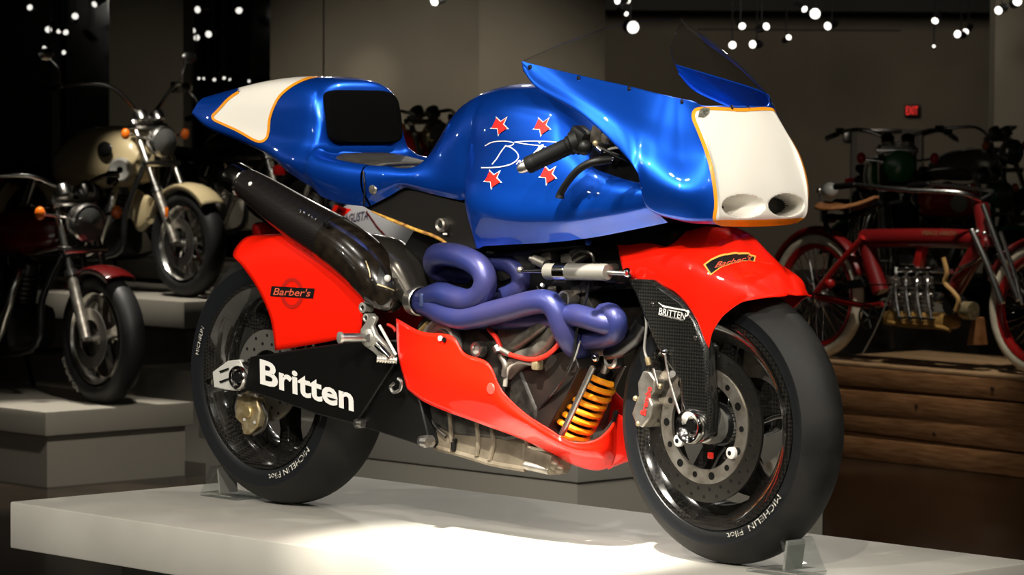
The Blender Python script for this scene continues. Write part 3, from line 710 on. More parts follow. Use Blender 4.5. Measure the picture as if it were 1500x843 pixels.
ribbon(TPD,[(536,383),(542,399),(543,407)],1.6,4,.003).build('pod_scuff',BRASS,pod)
part(MB().lathe([(.020,-.012),(.024,-.014),(.034,-.010),(.038,.0),(.038,.040),(.034,.045),(.0,.045),(.0,.02),(.020,.018),(.020,-.012)],P(345,260,-.10),axis=(P(372,276,-.102)-P(345,258,-.10)),n=36),'silencer_tip',mat('tip_chrome',(.35,.33,.30),.15,1))
part(MB().sphere(P(367,270,-.14),.006,10,8),'silencer_bolt',LETTER)
for i,(px,py) in enumerate(((440,309),(446,312),(452,315),(457,318),(462,321))):
    part(MB().sphere(P(px,py,-.178),.0035 if i else .005,8,6),'silencer_rivet',CHROME)
part(MB().rbox(P(478,329,-.178),(.02,.006,.012),.002),'silencer_tag',SATIN)
# ---------------------------------------------------------------- subframe and dark structure under the tank
sub=[(534,302),(552,291),(575,278),(596,273),(640,284),(672,294),(702,302),(702,366),(680,362),(655,355),(625,340),(575,322),(545,308)]
subp=part(MB().plate([P(x,y,-.13) for x,y in sub],-.138,.138),'subframe_panel',carbon('subframe_carbon',(.005,.0045,.0035),(.010,.0085,.007),300,.45,.1),bevel=.004)
part(MB().tube([P(x,y,-.140) for x,y in((545,310),(575,323),(610,337),(640,348),(658,360))],[.002,.004,.004,.004,.003],8),'subframe_edge',noise_col(mat('orange_lacquer',(.6,.28,.03),.3,0,.8),(.25,.08,.01),(.85,.48,.06),50))
bs=part(MB().lathe([(.007,-.002),(.012,-.006),(.0155,-.003),(.0155,.01)],P(646,330,-.148),n=24),'seat_mount',ALU)
MB().cyl(P(646,330,-.150),P(646,330,-.146),.007,14).build('mount_bolt',BLACK,bs)
MB().rbox(P(652,343,-.145),(.012,.004,.005),.001).build('mount_pin',LETTER,bs)
body=[(.47,.60),(.56,.70),(.80,.735),(1.0,.73),(1.28,.72),(1.36,.70),(1.30,.60),(1.20,.57),(1.10,.56),(.95,.52),(.80,.50),(.66,.49),(.57,.50)]
part(MB().plate(body,-.085,.085),'carbon_spine',SATIN,bevel=.01)
part(MB().tube([Vector((1.12,0,.80)),Vector((1.30,0,.78)),Vector((1.36,0,.66))],[.06,.065,.05],16),'steering_head',SATIN)
part(MB().rbox((1.285,0,.845),(.19,.385,.15),.03),'inner_duct',SATIN)  # black block in the duct area, keeps the cavity behind the flap dark
# ---------------------------------------------------------------- engine
ENG=noise_col(mat('engine_alloy',(.22,.20,.17),.45,.7),(.05,.045,.038),(.20,.18,.15),22)
ENGD=noise_col(mat('engine_dark',(.06,.055,.048),.5,.5),(.012,.011,.010),(.055,.05,.042),30)
case=[(.58,.46),(.63,.51),(.74,.50),(.86,.44),(.93,.38),(.98,.30),(.97,.24),(.88,.22),(.70,.22),(.60,.25),(.57,.34)]
part(MB().plate(case,-.115,.115),'crankcase',ENGD,bevel=.012)
part(MB().lathe([(0,-.004),(.020,-.004),(.030,-.010),(.034,-.010),(.036,-.002),(.046,-.002),(.049,-.008),(.053,-.008),(.055,.0),(.055,.02)],P(648,505,-.128),n=40),'clutch_cover',STEEL)
part(MB().lathe([(.054,-.004),(.058,-.010),(.062,-.004),(.062,.006)],P(646,508,-.128),n=40),'clutch_ring',mat('clear_grey_ring',(.45,.44,.40),.3,.5))
part(MB().cyl(P(612,489,-.13),P(627,474,-.13),.006,10),'brass_union',mat('brass',(.60,.46,.18),.35,.8))
part(MB().lathe([(0,-.005),(.009,-.005),(.011,-.011),(.0165,-.011),(.0175,-.004),(.0175,.008)],P(702,512,-.136),n=28),'filler_cap',STEEL)
part(MB().cyl(P(702,512,-.137),P(702,512,-.138)+Vector((0,-.004,0)),.0095,18),'filler_cap_core',GREY)
# barrels with fins and heads
def barrel(a,b,r,nf,name,mt=ENG):
    a=Vector(a);b=Vector(b);ax_=(b-a).normalized(); L=(b-a).length; pr=[(0,0)]
    for i in range(nf):
        h=L*i/nf; e=L/nf; pr+=[(r,h),(r,h+e*.45),(r*.88,h+e*.5),(r*.88,h+e*.95)]
    pr+=[(r,L),(0,L)]
    return part(MB().lathe(pr,a,axis=ax_,n=28),name,mt)
barrel((.86,0,.37),(1.02,0,.50),.085,5,'front_cylinder',ENGD)
barrel((.80,0,.42),(.86,0,.58),.085,5,'rear_cylinder',ENGD)
rt=Matrix.Rotation(-.68,3,'Y')
part(MB().rbox((1.06,0,.545),(.09,.20,.13),.015,rt),'cylinder_head',ENGD)
part(MB().rbox((.88,0,.62),(.13,.20,.08),.015,Matrix.Rotation(-.3,3,'Y')),'cylinder_head',ENGD)
for y_ in(-.105,):
    part(MB().lathe([(0,-.006),(.010,-.006),(.013,-.010),(.0175,-.010),(.019,-.002),(.019,.02)],P(830,438,-.125),n=24),'cam_plug',ALU)
    part(MB().cyl(P(829,438,-.137),P(829,438,-.134),.0105,16),'cam_plug_bore',SATIN)
part(MB().rbox(P(772,492,-.10),(.15,.03,.10),.012,Matrix.Rotation(-.5,3,'Y')),'side_cover',ENG)
part(MB().tube([P(x,y,-.118) for x,y in((735,520),(765,500),(805,470))],[.012,.016,.012],12),'coolant_pipe',ENG)
part(MB().tube([P(x,y,-.115) for x,y in((745,548),(762,528),(790,515),(815,480))],[.018,.022,.020,.014],12),'alloy_casting',ENG)
part(MB().plate([P(x,y,-.105) for x,y in((746,560),(775,532),(812,520),(842,510),(852,540),(832,580),(805,632),(775,612),(748,590))],-.112,.03),'radiator_duct',noise_col(mat('duct_brown_black',(.02,.013,.010),.5),(.006,.0045,.0035),(.016,.010,.007),18),bevel=.006)
# red hose, clear pipes, cables
ptube('red_hose',[(716,482,-.13),(728,497,-.135),(736,515,-.138),(750,521,-.138),(775,527,-.138),(795,524,-.135),(812,512,-.13),(822,498,-.12)],.0055,REDHOSE,10)
part(MB().cyl(P(733,512,-.139),P(747,520,-.139),.0065,10),'hose_ferrule',ALU)
part(MB().cyl(P(727,508,-.14),P(731,516,-.14),.010,10),'hose_union',STEEL)
ptube('clear_breather_pipe',[(740,566,-.13),(742,550,-.13),(749,537,-.13),(762,531,-.13),(784,534,-.13)],.0055,mat('clear_hose',(.30,.28,.24),.2,0,.5),10)
part(MB().rbox(P(787,535,-.13),(.02,.02,.022),.004),'pipe_union',BRASS)
ptube('clear_breather_pipe',[(733,520,-.13),(741,535,-.132),(739,552,-.132)],.008,ENG,12)
ptube('control_cable',[(866,405,-.13),(858,440,-.135),(846,480,-.135),(838,530,-.13),(815,570,-.12),(790,600,-.11)],.0035,BLACK,8)
ptube('control_cable',[(850,500,-.13),(842,525,-.13),(832,540,-.12)],.002,GREY,6)
# clutter beneath the tank: throttle bodies, injectors, unions
part(MB().cyl(P(783,380,-.12),P(800,388,-.12),.011,14),'injector_body',ALU)
part(MB().sphere(P(778,379,-.12),.006,8,6),'injector_nozzle',ALU)
for px,py,s in((806,376,.02),(838,380,.028),(852,372,.03),(870,395,.022),(866,418,.025),(850,425,.02),(815,425,.018),(893,395,.02)):
    part(MB().rbox(P(px,py,-.10),(s*1.6,.03,s),.005,Matrix.Rotation(random.uniform(-.5,.5),3,'Y')),'engine_bracket',random.choice((ENG,ENGD,ENG)))
ptube('wiring_loom',[(690,366,-.11),(730,372,-.11),(790,366,-.11),(850,360,-.11),(880,366,-.11)],.007,SATIN,8)
ptube('wiring_loom',[(838,378,-.12),(850,368,-.125),(866,372,-.125),(870,385,-.12),(868,410,-.115)],.004,DSTEEL,8)
part(MB().cyl(P(793,417,-.13),P(796,419,-.13),.004,8),'small_bolt',LETTER)
part(MB().tube([P(x,y,-.13) for x,y in((786,420),(789,427),(791,429))],.0025,6),'clip',CHROME)
part(MB().sphere(P(862,355,-.13),.008,10,8),'blue_plug',BLUE)
# ---------------------------------------------------------------- steering damper
dm=part(MB().lathe([(0,0),(.016,0),(.018,.002),(.018,.181),(.016,.184),(0,.184)],P(801,398,-.145),axis=(P(886,399,-.145)-P(801,398,-.145)),n=24),'steering_damper',mat('damper_grey',(.20,.19,.165),.45,.3))
k=(P(886,399,-.145)-P(801,398,-.145)).normalized()
MB().lathe([(.0182,.032),(.0195,.033),(.0195,.066),(.0182,.067)],P(801,398,-.145),axis=k,n=24).build('damper_band',CHROME,dm)
part(MB().cyl(P(764,397,-.145),P(802,398,-.145),.0045,10),'damper_rod',CHROME)
part(MB().sphere(P(762,396,-.145),.008,10,8,),'damper_joint',ALU)
part(MB().cyl(P(884,399,-.145),P(918,401,-.135),.005,10),'damper_rod',STEEL)
# ---------------------------------------------------------------- shock absorber
a=P(886,538,-.02); b=P(832,640,-.06); ax_=(b-a); L=ax_.length; ax_.normalize()
u=ax_.cross(Vector((0,1,0))).normalized(); w_=ax_.cross(u)
sp=[]
for i in range(141):
    t=i/140; an=2*PI*7.2*t; sp.append(a+ax_*(.022+(L-.03)*t)+(u*cos(an)+w_*sin(an))*.040)
part(MB().tube(sp,.0068,8,smooth=1),'shock_spring',SPRING)
part(MB().lathe([(0,-.01),(.012,-.01),(.014,.0),(.024,.004),(.026,.03),(.022,.035),(.022,L*.6),(.030,L*.62),(.030,L-.005),(0,L-.005)],a,axis=ax_,n=24),'shock_body',SATIN)
part(MB().lathe([(.026,.036),(.040,.038),(.042,.046),(.026,.048)],a,axis=ax_,n=28),'spring_collar',CHROME)
part(MB().cyl(P(869,538,-.10),P(823,637,-.115),.0068,12),'shock_rod',STEEL)
part(MB().cyl(P(913,536,.03),P(868,632,-.01),.0068,12),'shock_rod',STEEL)
part(MB().tube([P(x,y,-.05) for x,y in((860,522),(874,512),(892,512),(906,515))],[.012,.016,.016,.010],12),'shock_mount',ALU)
part(MB().lathe([(.010,-.008),(.016,-.010),(.020,-.006),(.020,.012),(.010,.012)],P(897,527,-.06),n=24),'mount_eye',STEEL)
part(MB().sphere(P(872,524,-.08),.010,12,8),'mount_bolt',CHROME)
part(MB().cyl(P(884,545,-.03),P(888,532,-.03),.013,14),'shock_eye',STEEL)
# glossy black leg of the front linkage
part(MB().tube([P(x,y,-.06) for x,y in((945,472),(930,495),(905,515),(890,520))],[.022,.02,.017,.014],16),'linkage_arm',BLACK)
# ---------------------------------------------------------------- sump
sm=[(622,560),(627,640),(640,655),(680,664),(722,676),(762,690),(772,682),(776,630),(730,600),(680,580)]
su=part(MB().plate([P(x,y,-.10) for x,y in sm],-.112,.10),'sump',noise_col(mat('weathered_alloy',(.34,.29,.22),.42,.5),(.10,.08,.055),(.26,.22,.16),12),bevel=.012)
TS=bvh([su])
for q in([(660,605),(662,632),(664,662)],[(722,628),(724,650),(718,674)],[(700,618),(702,648),(699,668)]):
    MB().tube([drop(TS,x,y,.002) for x,y in q],.006,8).build('sump_rib',MATS['weathered_alloy'],su)
MB().tube([drop(TS,x,y,.003,-.112) for x,y in((627,604),(640,625),(655,640))],.004,8).build('sump_groove',ENGD,su)
part(MB().tube([P(x,y,-.11) for x,y in((638,656),(680,667),(720,679),(770,688))],.007,8),'sump_rail',MATS['weathered_alloy'])
part(MB().cyl(P(664,648,-.118),P(664,660,-.118),.006,10),'sump_drain',SATIN)
part(MB().cyl(P(664,645,-.118),P(668,645,-.118),.004,8),'sump_drain_tip',SATIN)
ol=part(MB().rbox(P(795,672,-.075),(.12,.07,.05),.012,Matrix.Rotation(.15,3,'Y')),'oil_pump',MATS['weathered_alloy'])
for px,py,r in((812,682,.016),(820,688,.014),(790,668,.014),(775,660,.012)):
    MB().sphere(P(px,py,-.10),r,12,8,(1,.7,.8)).build('oil_pump_lug',MATS['weathered_alloy'],ol)
part(MB().cyl(P(770,682,-.11),P(806,690,-.10),.010,12),'oil_pipe',ALU)
# ---------------------------------------------------------------- footrest hanger
SILV=mat('satin_silver',(.62,.60,.54),.38,.7)
hg=part(MB().plate([P(x,y,-.165) for x,y in((531,482),(540,470),(546,463),(551,463),(553,467),(548,478),(553,490),(565,503),(577,522),(579,530),(572,533),(560,527),(548,515),(536,507),(529,498))],-.172,-.158),'footrest_hanger',SILV,bevel=.004)
for px,py,r in((533,451,.012),(538,466,.010)):
    h_=MB().lathe([(.005,-.004),(.007,-.006),(r,-.005),(r,.02)],P(px,py,-.160),n=20).build('hanger_mount',SILV,hg)
MB().tube([P(533,451,-.158),P(538,466,-.158),P(546,480,-.16)],.007,8).build('hanger_tab',BROWNCARB,hg)
MB().lathe([(.0,-.008),(.014,-.008),(.020,-.004),(.020,.006)],P(540,495,-.172),n=24).build('pivot_boss',SILV,hg)
MB().cyl(P(540,495,-.182),P(540,495,-.179),.008,14).build('pivot_bolt',DSTEEL,hg)
peg=part(MB().cyl(P(536,495,-.175),P(499,495,-.235),.0105,16),'footrest_peg',STEEL)
MB().lathe([(.0,-.003),(.006,-.003),(.013,-.001),(.013,.006),(.0,.006)],P(497,495,-.237),axis=(P(536,495,-.175)-P(499,495,-.235)),n=20).build('peg_end',SILV,peg)
pr=[(0,0)]
for i in range(7): pr+=[(.0085,.006*i),(.0085,.006*i+.003),(.0065,.006*i+.0035),(.0065,.006*i+.0055)]
pr+=[(.0085,.045),(0,.045)]
part(MB().lathe(pr,P(552,526,-.195),axis=(P(577,528,-.165)-P(552,526,-.195)),n=16),'brake_pedal_tip',SILV)
part(MB().tube([P(x,y,-.176) for x,y in((553,505),(560,512),(572,525))],[.009,.010,.008],12),'brake_pedal',CHROME)
part(MB().cyl(P(556,477,-.165),P(580,520,-.165),.0035,10),'pushrod',LETTER)
ptube('red_lead',[(568,476,-.13),(576,480,-.13),(580,486,-.13)],.004,REDHOSE,8)
# ---------------------------------------------------------------- handlebar
ga=P(772,243,-.315); gb=P(842,210,-.262); gd=(gb-ga).normalized(); gl=(gb-ga).length
pr=[(0,0),(.0175,0),(.0185,.004),(.0185,.016)]
for i in range(10): pr+=[(.0178,.018+gl*.074*i),(.0186,.022+gl*.074*i)]
pr+=[(.0178,gl*.86),(.021,gl*.88),(.021,gl),(0,gl)]
grip=part(MB().lathe(pr,ga,axis=gd,n=22),'handlebar_grip',mat('grip_rubber',(.003,.003,.003),.55,spec=.1))
MB().lathe([(0,-.022),(.007,-.021),(.011,-.015),(.0125,-.006),(.0125,.001)],ga,axis=gd,n=18).build('bar_end_weight',STEEL,grip)
part(MB().tube([gb,P(870,200,-.235),P(905,190,-.18)],.012,12),'handlebar_tube',SATIN)
part(MB().rbox(P(850,204,-.255),(.045,.04,.05),.01,Matrix.Rotation(.5,3,'Y')),'throttle_housing',SATIN)
part(MB().lathe([(0,0),(.022,0),(.026,.004),(.026,.02),(.0,.022)],P(838,212,-.268),axis=gd,n=20),'throttle_flange',SATIN)
part(MB().sphere(P(856,216,-.262),.017,12,8),'throttle_cable_end',SATIN)
part(MB().rbox(P(884,197,-.232),(.05,.03,.026),.008,Matrix.Rotation(.5,3,'Y')),'master_cylinder',ENG)
part(MB().lathe([(0,-.02),(.016,-.02),(.018,-.015),(.018,.012),(0,.014)],P(878,196,-.238),axis=(.3,0,1),n=18),'fluid_reservoir',ENG)
part(MB().rbox(P(897,200,-.235),(.03,.02,.018),.005),'lever_clamp',ENGD)
part(MB().sphere(P(872,210,-.255),.006,8,6),'lever_pivot',BRASS)
part(MB().cyl(P(874,215,-.25),P(882,222,-.25),.005,10),'lever_adjuster',CHROME)
ptube('brake_lever',[(895,234,-.255),(878,236,-.275),(862,240,-.29),(846,250,-.30),(832,266,-.305),(822,282,-.305),(820,290,-.305)],[.008,.009,.0085,.008,.0075,.008,.010],SATIN,12)
part(MB().sphere(P(897,233,-.25),.004,8,6),'lever_screw',CHROME)
ptube('brake_hose',[(884,222,-.24),(905,216,-.23),(925,219,-.21)],.003,GREY,6)
ptube('throttle_cable',[(860,205,-.25),(890,222,-.24),(920,235,-.2),(935,245,-.15)],.004,SATIN,8)
# far handlebar, seen past the tank
part(MB().tube([Vector((ga.x,-ga.y,ga.z)),Vector((gb.x,-gb.y,gb.z)),Vector((1.22,.2,.89))],.017,12),'handlebar_grip',MATS['grip_rubber'])
# ================================================================ the hall
def struct(mb,name,mt,smooth=False,**kw):
    o=mb.build(name,mt,None,smooth,**kw); o['kind']='structure'; return o
VY=2.3788-PI/2; ROT=Matrix.Rotation(VY,3,'Z')
FLOORM=noise_col(mat('dark_polished_floor',(.020,.013,.009),.22),(.012,.008,.005),(.030,.020,.013),3)
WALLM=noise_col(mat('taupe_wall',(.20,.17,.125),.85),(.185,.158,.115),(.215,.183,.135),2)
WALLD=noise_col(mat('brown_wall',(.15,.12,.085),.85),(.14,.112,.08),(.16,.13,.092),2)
DARKM=mat('dark_ceiling',(.02,.018,.015),.8)
GLASSM=mat('night_glass',(.004,.004,.004),.06,0,0,.6)
struct(MB().box((-3,6,FLOOR-.05),(70,70,.1)),'floor',FLOORM)
struct(MB().box((-3,6,3.75),(70,70,.1)),'ceiling',DARKM)
def wallspan(name,x0,x1,D,mt,thick=.3,z0=FLOOR,z1=3.7):
    a=PD(x0,400,D); b=PD(x1,400,D); a.z=b.z=0
    c=(a+b)/2+Vector((CD.x,CD.y,0)).normalized()*thick/2; c.z=(z0+z1)/2
    return struct(MB().box(c,((b-a).length,thick,z1-z0),ROT),name,mt)
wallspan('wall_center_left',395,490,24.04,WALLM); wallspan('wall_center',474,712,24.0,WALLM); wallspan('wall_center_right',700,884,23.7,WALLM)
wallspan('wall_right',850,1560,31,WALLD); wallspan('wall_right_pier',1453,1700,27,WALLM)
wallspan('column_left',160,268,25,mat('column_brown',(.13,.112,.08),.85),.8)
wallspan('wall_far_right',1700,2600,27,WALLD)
def win(name,x0,x1,D):
    w=wallspan(name,x0,x1,D,GLASSM,.05); return w
w1=win('window_1',-420,175,28.5); w2=win('window_2',250,410,28.5)
MUL=mat('mullion_grey',(.035,.033,.03),.6)
for px,w in((-120,w1),(83,w1),(308,w2)):
    a=PD(px,400,28.3); MB().box((a.x,a.y,1.4),(.07,.08,4.4),ROT).build('mullion',MUL,w,False)
# soffit band over the right wall, door, wall boxes
a=PD(884,8,30.2); b=PD(1460,8,30.2); c=(a+b)/2
struct(MB().box((c.x,c.y,PD(1170,17,30.2).z+.5),((b-a).length,.4,1.0),ROT),'trim_1',DARKM)
a=PD(1170,40,30.9); struct(MB().box((a.x,a.y,PD(1170,44,30.9).z),((b-a).length,.06,.012),ROT),'trim_2',DARKM)
d0=PD(1297,300,30.9); zt=PD(1297,193,30.9).z
dr=struct(MB().box((d0.x,d0.y,(zt+FLOOR)/2),(.55,.08,zt-FLOOR),ROT),'door_1',mat('door_brown',(.12,.095,.07),.7))
for s in(-1,1):
    q=d0+CR*(.30*s); MB().box((q.x,q.y,(zt+FLOOR)/2),(.04,.12,zt-FLOOR),ROT).build('door_frame',mat('door_frame',(.08,.065,.05),.7),dr,False)
MB().box((d0.x,d0.y,zt+.01),(.64,.12,.03),ROT).build('door_frame',MATS['door_frame'],dr,False)
q=d0+CR*.2-CD*.08; MB().sphere((q.x,q.y,FLOOR+1.0),.03,10,8).build('door_handle',CHROME,dr)
tag(MB().rbox(PD(1297,191,30.8),(.28,.1,.03),.008,ROT).build('door_closer',DSTEEL),'dark door closer arm above the brown door','door closer')
tag(MB().rbox(PD(1240,199,30.9),(.06,.12,.10),.008,ROT).build('wall_box',DSTEEL),'small dark wall box left of the brown door','wall box')
ex=thing('exit_sign','dark exit sign with glowing red letters on the brown wall','sign',PD(1336,162,30.85))
MB().rbox(PD(1336,162,30.85),(.135,.06,.11),.006,ROT).build('sign_case',mat('sign_case',(.008,.003,.003),.6),ex)
V,F=textmesh('EXIT',bold=.0); o_=PD(1336,162,30.79)
me_=MB().add([o_+CR*((x-.5)*.108)+CU*((y-.5)*.075) for x,y in V],F).build('sign_letters',mat('exit_red',(.3,.01,.01),.5,emit=(1,.03,.02),estr=.9),ex)
# ---------------------------------------------------------------- plinths
PW=noise_col(mat('plinth_white',(.60,.575,.52),.42,0,.15),(.40,.385,.345),(.45,.435,.39),5,rough=(.30,.5))
PG=mat('plinth_grey',(.30,.275,.23),.6)
PD_=mat('plinth_dark',(.16,.14,.11),.65)
def plinth(name,label,x0,x1,y0,y1,z,slab,inset,mt,mtb=None,yaw=0,piv=None):
    c=Vector(((x0+x1)/2,(y0+y1)/2,z)); t=thing(name,label,'plinth',(c.x,c.y,FLOOR))
    R_=Matrix.Rotation(yaw,3,'Z')
    MB().rbox((c.x,c.y,z-slab/2),(x1-x0,y1-y0,slab),.004,R_).build('plinth_slab',mt,t)
    MB().box((c.x,c.y,(z-slab+FLOOR)/2),(x1-x0-2*inset,y1-y0-2*inset,z-slab-FLOOR),R_).build('plinth_base',mtb or mt,t,False)
    return t
plinth('display_plinth','white display plinth under the blue and red racing motorcycle',-.455,1.845,-.487,.512,0,.112,.19,PW)
plinth('display_plinth','long grey plinth right behind the white plinth',-3.88,-1.83,2.80,4.1,-.195,.112,.02,mat('plinth_grey_light',(.36,.34,.30),.6),mat('plinth_base_pale',(.50,.47,.40),.6))  # base paler than the slab: the light on it is put into its colour
plinth('display_plinth','low grey plinth under the black cruiser with red mudguard',-9.3,-6.53,4.0,4.87,-.46,.112,.03,PG)
plinth('display_plinth','tall grey plinth under the cream cruiser',-12.0,-9.0,6.75,7.9,-.155,.155,.10,PG,PD_)
plinth('display_plinth','pale block between the low grey plinth and the slick rear tyre',-7.5,-6.75,5.25,5.75,-.36,.16,.01,mat('plinth_base_pale',()))
plinth('display_plinth','dark brown plinth behind the end of the long grey plinth',-3.3,-2.12,4.3,4.42,-.36,.10,.01,PD_)
# wooden crate of stacked boards
CY=math.radians(-3.5); CW=Matrix.Rotation(CY,3,'Z'); c0=PZ(1236,671,FLOOR)
crate=thing('wooden_crate','long wooden crate of stacked brown boards under the red four cylinder motorcycle','crate',(c0.x+1.2,c0.y+.5,FLOOR))
WOOD=mat('crate_wood',(.20,.09,.035),.55); nt=WOOD.node_tree
noise_col(WOOD,(.20,.085,.030),(.40,.20,.085),6,.3,.7,8,(1.2,6,14),bump=.15)
WOODT=noise_col(mat('crate_wood_top',(.40,.25,.12),.5),(.30,.17,.075),(.46,.30,.16),6,.3,.7,8,(1.2,10,10))
ctop=-.326; hh=(ctop-FLOOR)
def CL(x,y,z): return Vector((c0.x,c0.y,0))+CW@Vector((x,y,0))+Vector((0,0,z))
for i,(za,zb,tl,dy) in enumerate(((0,.115,0,0),(.118,.245,.022,.004),(.248,.365,-.014,0),(.368,hh-.018,0,.003))):
    zc=FLOOR+(za+zb)/2
    for x,L_ in((1.6,3.9),):
        MB().rbox(CL(x,.02+dy,zc),(L_,.04,zb-za-.004),.004,CW@Matrix.Rotation(tl*.6,3,'Y')).build('crate_board',WOOD,crate)
for i in range(5):
    MB().rbox(CL(1.6,.10+.2*i,ctop-.009),(3.95,.19,.018),.003,CW).build('crate_top_board',WOODT,crate)
MB().box(CL(1.6,.5,(FLOOR+ctop)/2-.02),(3.8,.9,hh-.04),CW).build('crate_core',WOOD,crate,False)
for px in(1258,1330,1415,1470):
    for py in(0,1):
        v=PZ(px,640,FLOOR); 
for x,z in((.5,.30),(1.0,.42),(1.62,.30),(.62,.17),(1.9,.05),(1.4,.2)):
    MB().cyl(CL(x,-.004,FLOOR+z),CL(x,.003,FLOOR+z),.011,10).build('wood_knot',mat('wood_knot',(.05,.02,.008),.7),crate)
# ---------------------------------------------------------------- track lamps, and lamp reflections in the windows
LENS=mat('lamp_lens',(.9,.9,.85),.4,emit=(1,.95,.86),estr=1.1); LENSB=mat('lamp_lens_bright',(.9,.9,.85),.4,emit=(1,.95,.86),estr=2.4)
CAN=mat('lamp_can',(.01,.01,.01),.5)
def track_lamp(px,py,D,r,tilt,lens,label,group):
    c=PD(px,py,D); t=thing('track_lamp',label,'lamp',c,group); d=(-CD+CR*tilt[0]+CU*tilt[1]).normalized()
    MB().lathe([(0,-.16),(r*.8,-.16),(r*1.12,-.12),(r*1.12,.012),(r,.012)],c,axis=d,n=16).build('lamp_can',CAN,t)
    MB().lathe([(0,.010),(r*.7,.008),(r,.004)],c,axis=d,n=16).build('lens',lens,t)
    MB().cyl(c-d*.08,Vector((c.x-d.x*.08,c.y-d.y*.08,3.7)),.006,6).build('stem',CAN,t)
def lamps(lst,D,lens,label,group):
    for i,(px,py,s) in enumerate(lst):
        track_lamp(px,py,D+.32*(i%5)-.6,s/FPX*D*.82,(random.uniform(-.6,.6),random.uniform(-.6,.15)),lens,label,group)
lamps(((44,11,5),(139,6,5.5),(110,24,6),(71,43,6),(86,45,5),(96,47,5),(66,70,4.5),(94,77,4)),26.5,LENS,'small lamp head standing for a reflection in the dark window left of the brown column','window reflections left of the column')  # reflections in the window glass, built as glowing lamp heads
lamps(((290,14,6),(350,15,6),(271,35,4.5),(284,44,5),(288,55,5.5),(306,50,6),(276,89,4),(291,115,2.5),(299,115,2.5),(314,117,3),(328,114,3),(336,116,2.5),(365,119,2.5)),27,LENS,'small lamp head standing for a reflection in the dark window between brown column and taupe wall','window reflections right of the column')  # again glass reflections modelled as hanging, glowing heads
lamps(((637,2,7),),22,LENSB,'single bright spot lamp above the middle of the taupe wall',None)
lamps(((905,1,6),(919,1,5),(917,20,4),(927,40,11)),28,LENSB,'bright spot lamp beside the edge of the taupe wall','spot lamps beside the taupe wall')
lamps(((1087,38,6),(1122,39,6.5),(1073,66,6.5),(1103,65,7),(1155,55,5),(1178,13,5.5),(1194,20,9),(1213,38,7)),28,LENSB,'bright spot lamp before the brown wall, between windscreen and door','spot lamps before the brown wall')
lamps(((1370,30,6),(1403,50,6.5),(1415,46,5.5),(1368,68,2.5)),28,LENSB,'bright spot lamp over the brown door beside the right pier','spot lamps by the right pier')
lamps(((1463,15,7),(1490,2,8)),25.5,LENSB,'bright spot lamp in front of the right pier','spot lamps on the right pier')
# heads of the display spots and of the added glint lamps
for loc,to in SPOTS:
    d=(to-loc).normalized(); t=thing('track_lamp','black ceiling spot lamp '+('above the white plinth' if (loc-Vector((.7,-.5,3.3))).length<7.2 else 'added above the aisle for glints in the paint'),'lamp',loc,'spot lamps above the white plinth' if (loc-Vector((.7,-.5,3.3))).length<7.2 else 'glint lamps added above the aisle')
    MB().lathe([(0,-.16),(.07,-.16),(.09,-.11),(.09,-.065),(.078,-.065),(.06,-.13),(0,-.13)],loc,axis=d,n=20).build('lamp_can',CAN,t)
    MB().cyl(loc-d*.14,Vector((loc.x-d.x*.14,loc.y-d.y*.14,3.7)),.012,8).build('stem',CAN,t)
# ---------------------------------------------------------------- wheel chocks of clear acrylic
def chock(label,x,y,s,w=.09,h=.075,L_=.14):
    t=thing('wheel_chock',label,'wheel chock',(x,y,0),'acrylic wheel chocks')
    pts=[(0,0),(L_,0),(L_,.006),(L_*.72,h),(L_*.66,h),(L_*.80,.012),(0,.006)]
    MB().plate([(x+s*a,b+.0005) for a,b in pts],y-w/2,y+w/2).build('chock_wedge',ACRYL,t,False)
    MB().plate([(x+s*a,b) for a,b in((L_*.60,.01),(L_*.64,.01),(L_*.70,h*.9),(L_*.66,h*.95))],y-w*.3,y+w*.3).build('chock_plate',mat('smoked_plate',(.25,.25,.23),.15,.3),t,False)
    MB().tube([Vector((x+s*.02,y-w/2,.008)),Vector((x+s*L_,y-w/2,.008)),Vector((x+s*L_,y+w/2,.008))],.0012,6,smooth=1).build('chock_edge',GREY,t)
chock('clear acrylic chock wedged ahead of the front slick tyre',1.545,-.02,1)
chock('clear acrylic chock wedged behind the rear slick tyre',-.115,-.02,-1)
# spots without heads, added to brighten the far displays and walls
spot(PD(110,-150,17)+Vector((.8,-.8,0)),PD(120,470,15.6),340,40,.6,.05)
spot(PD(230,-150,20)+Vector((.6,-1,0)),PD(200,280,19.6),270,40,.6,.05)
spot(PD(1330,-150,17)+Vector((.8,-.8,0)),PD(1330,420,17),150,48,.6,.05)
spot(PD(1400,-150,20),PD(1370,290,20.5),70,40,.6,.05)
spot(PD(380,-150,19),PD(370,270,21),90,40,.6,.05)
spot(PD(650,-60,21),PD(640,330,24),170,75,.9,.1)
spot(PD(560,-100,20),PD(545,112,24),130,7,1,.05)
spot(PD(1150,-150,24),PD(1150,230,31),300,75,.9,.5)
spot(PD(1480,-60,24),PD(1480,160,27),40,40,.9,.1)
spot(PD(215,-60,22),PD(215,220,25),30,50,.9,.1)
spot(PD(650,-200,13),PD(640,600,12.5),60,60,.8,.1)
spot(PD(480,-260,11.0),PD(520,325,12.9),130,24,.6,.05)
spot(PD(330,-230,13.2),PD(170,600,15.7),190,26,.6,.06)
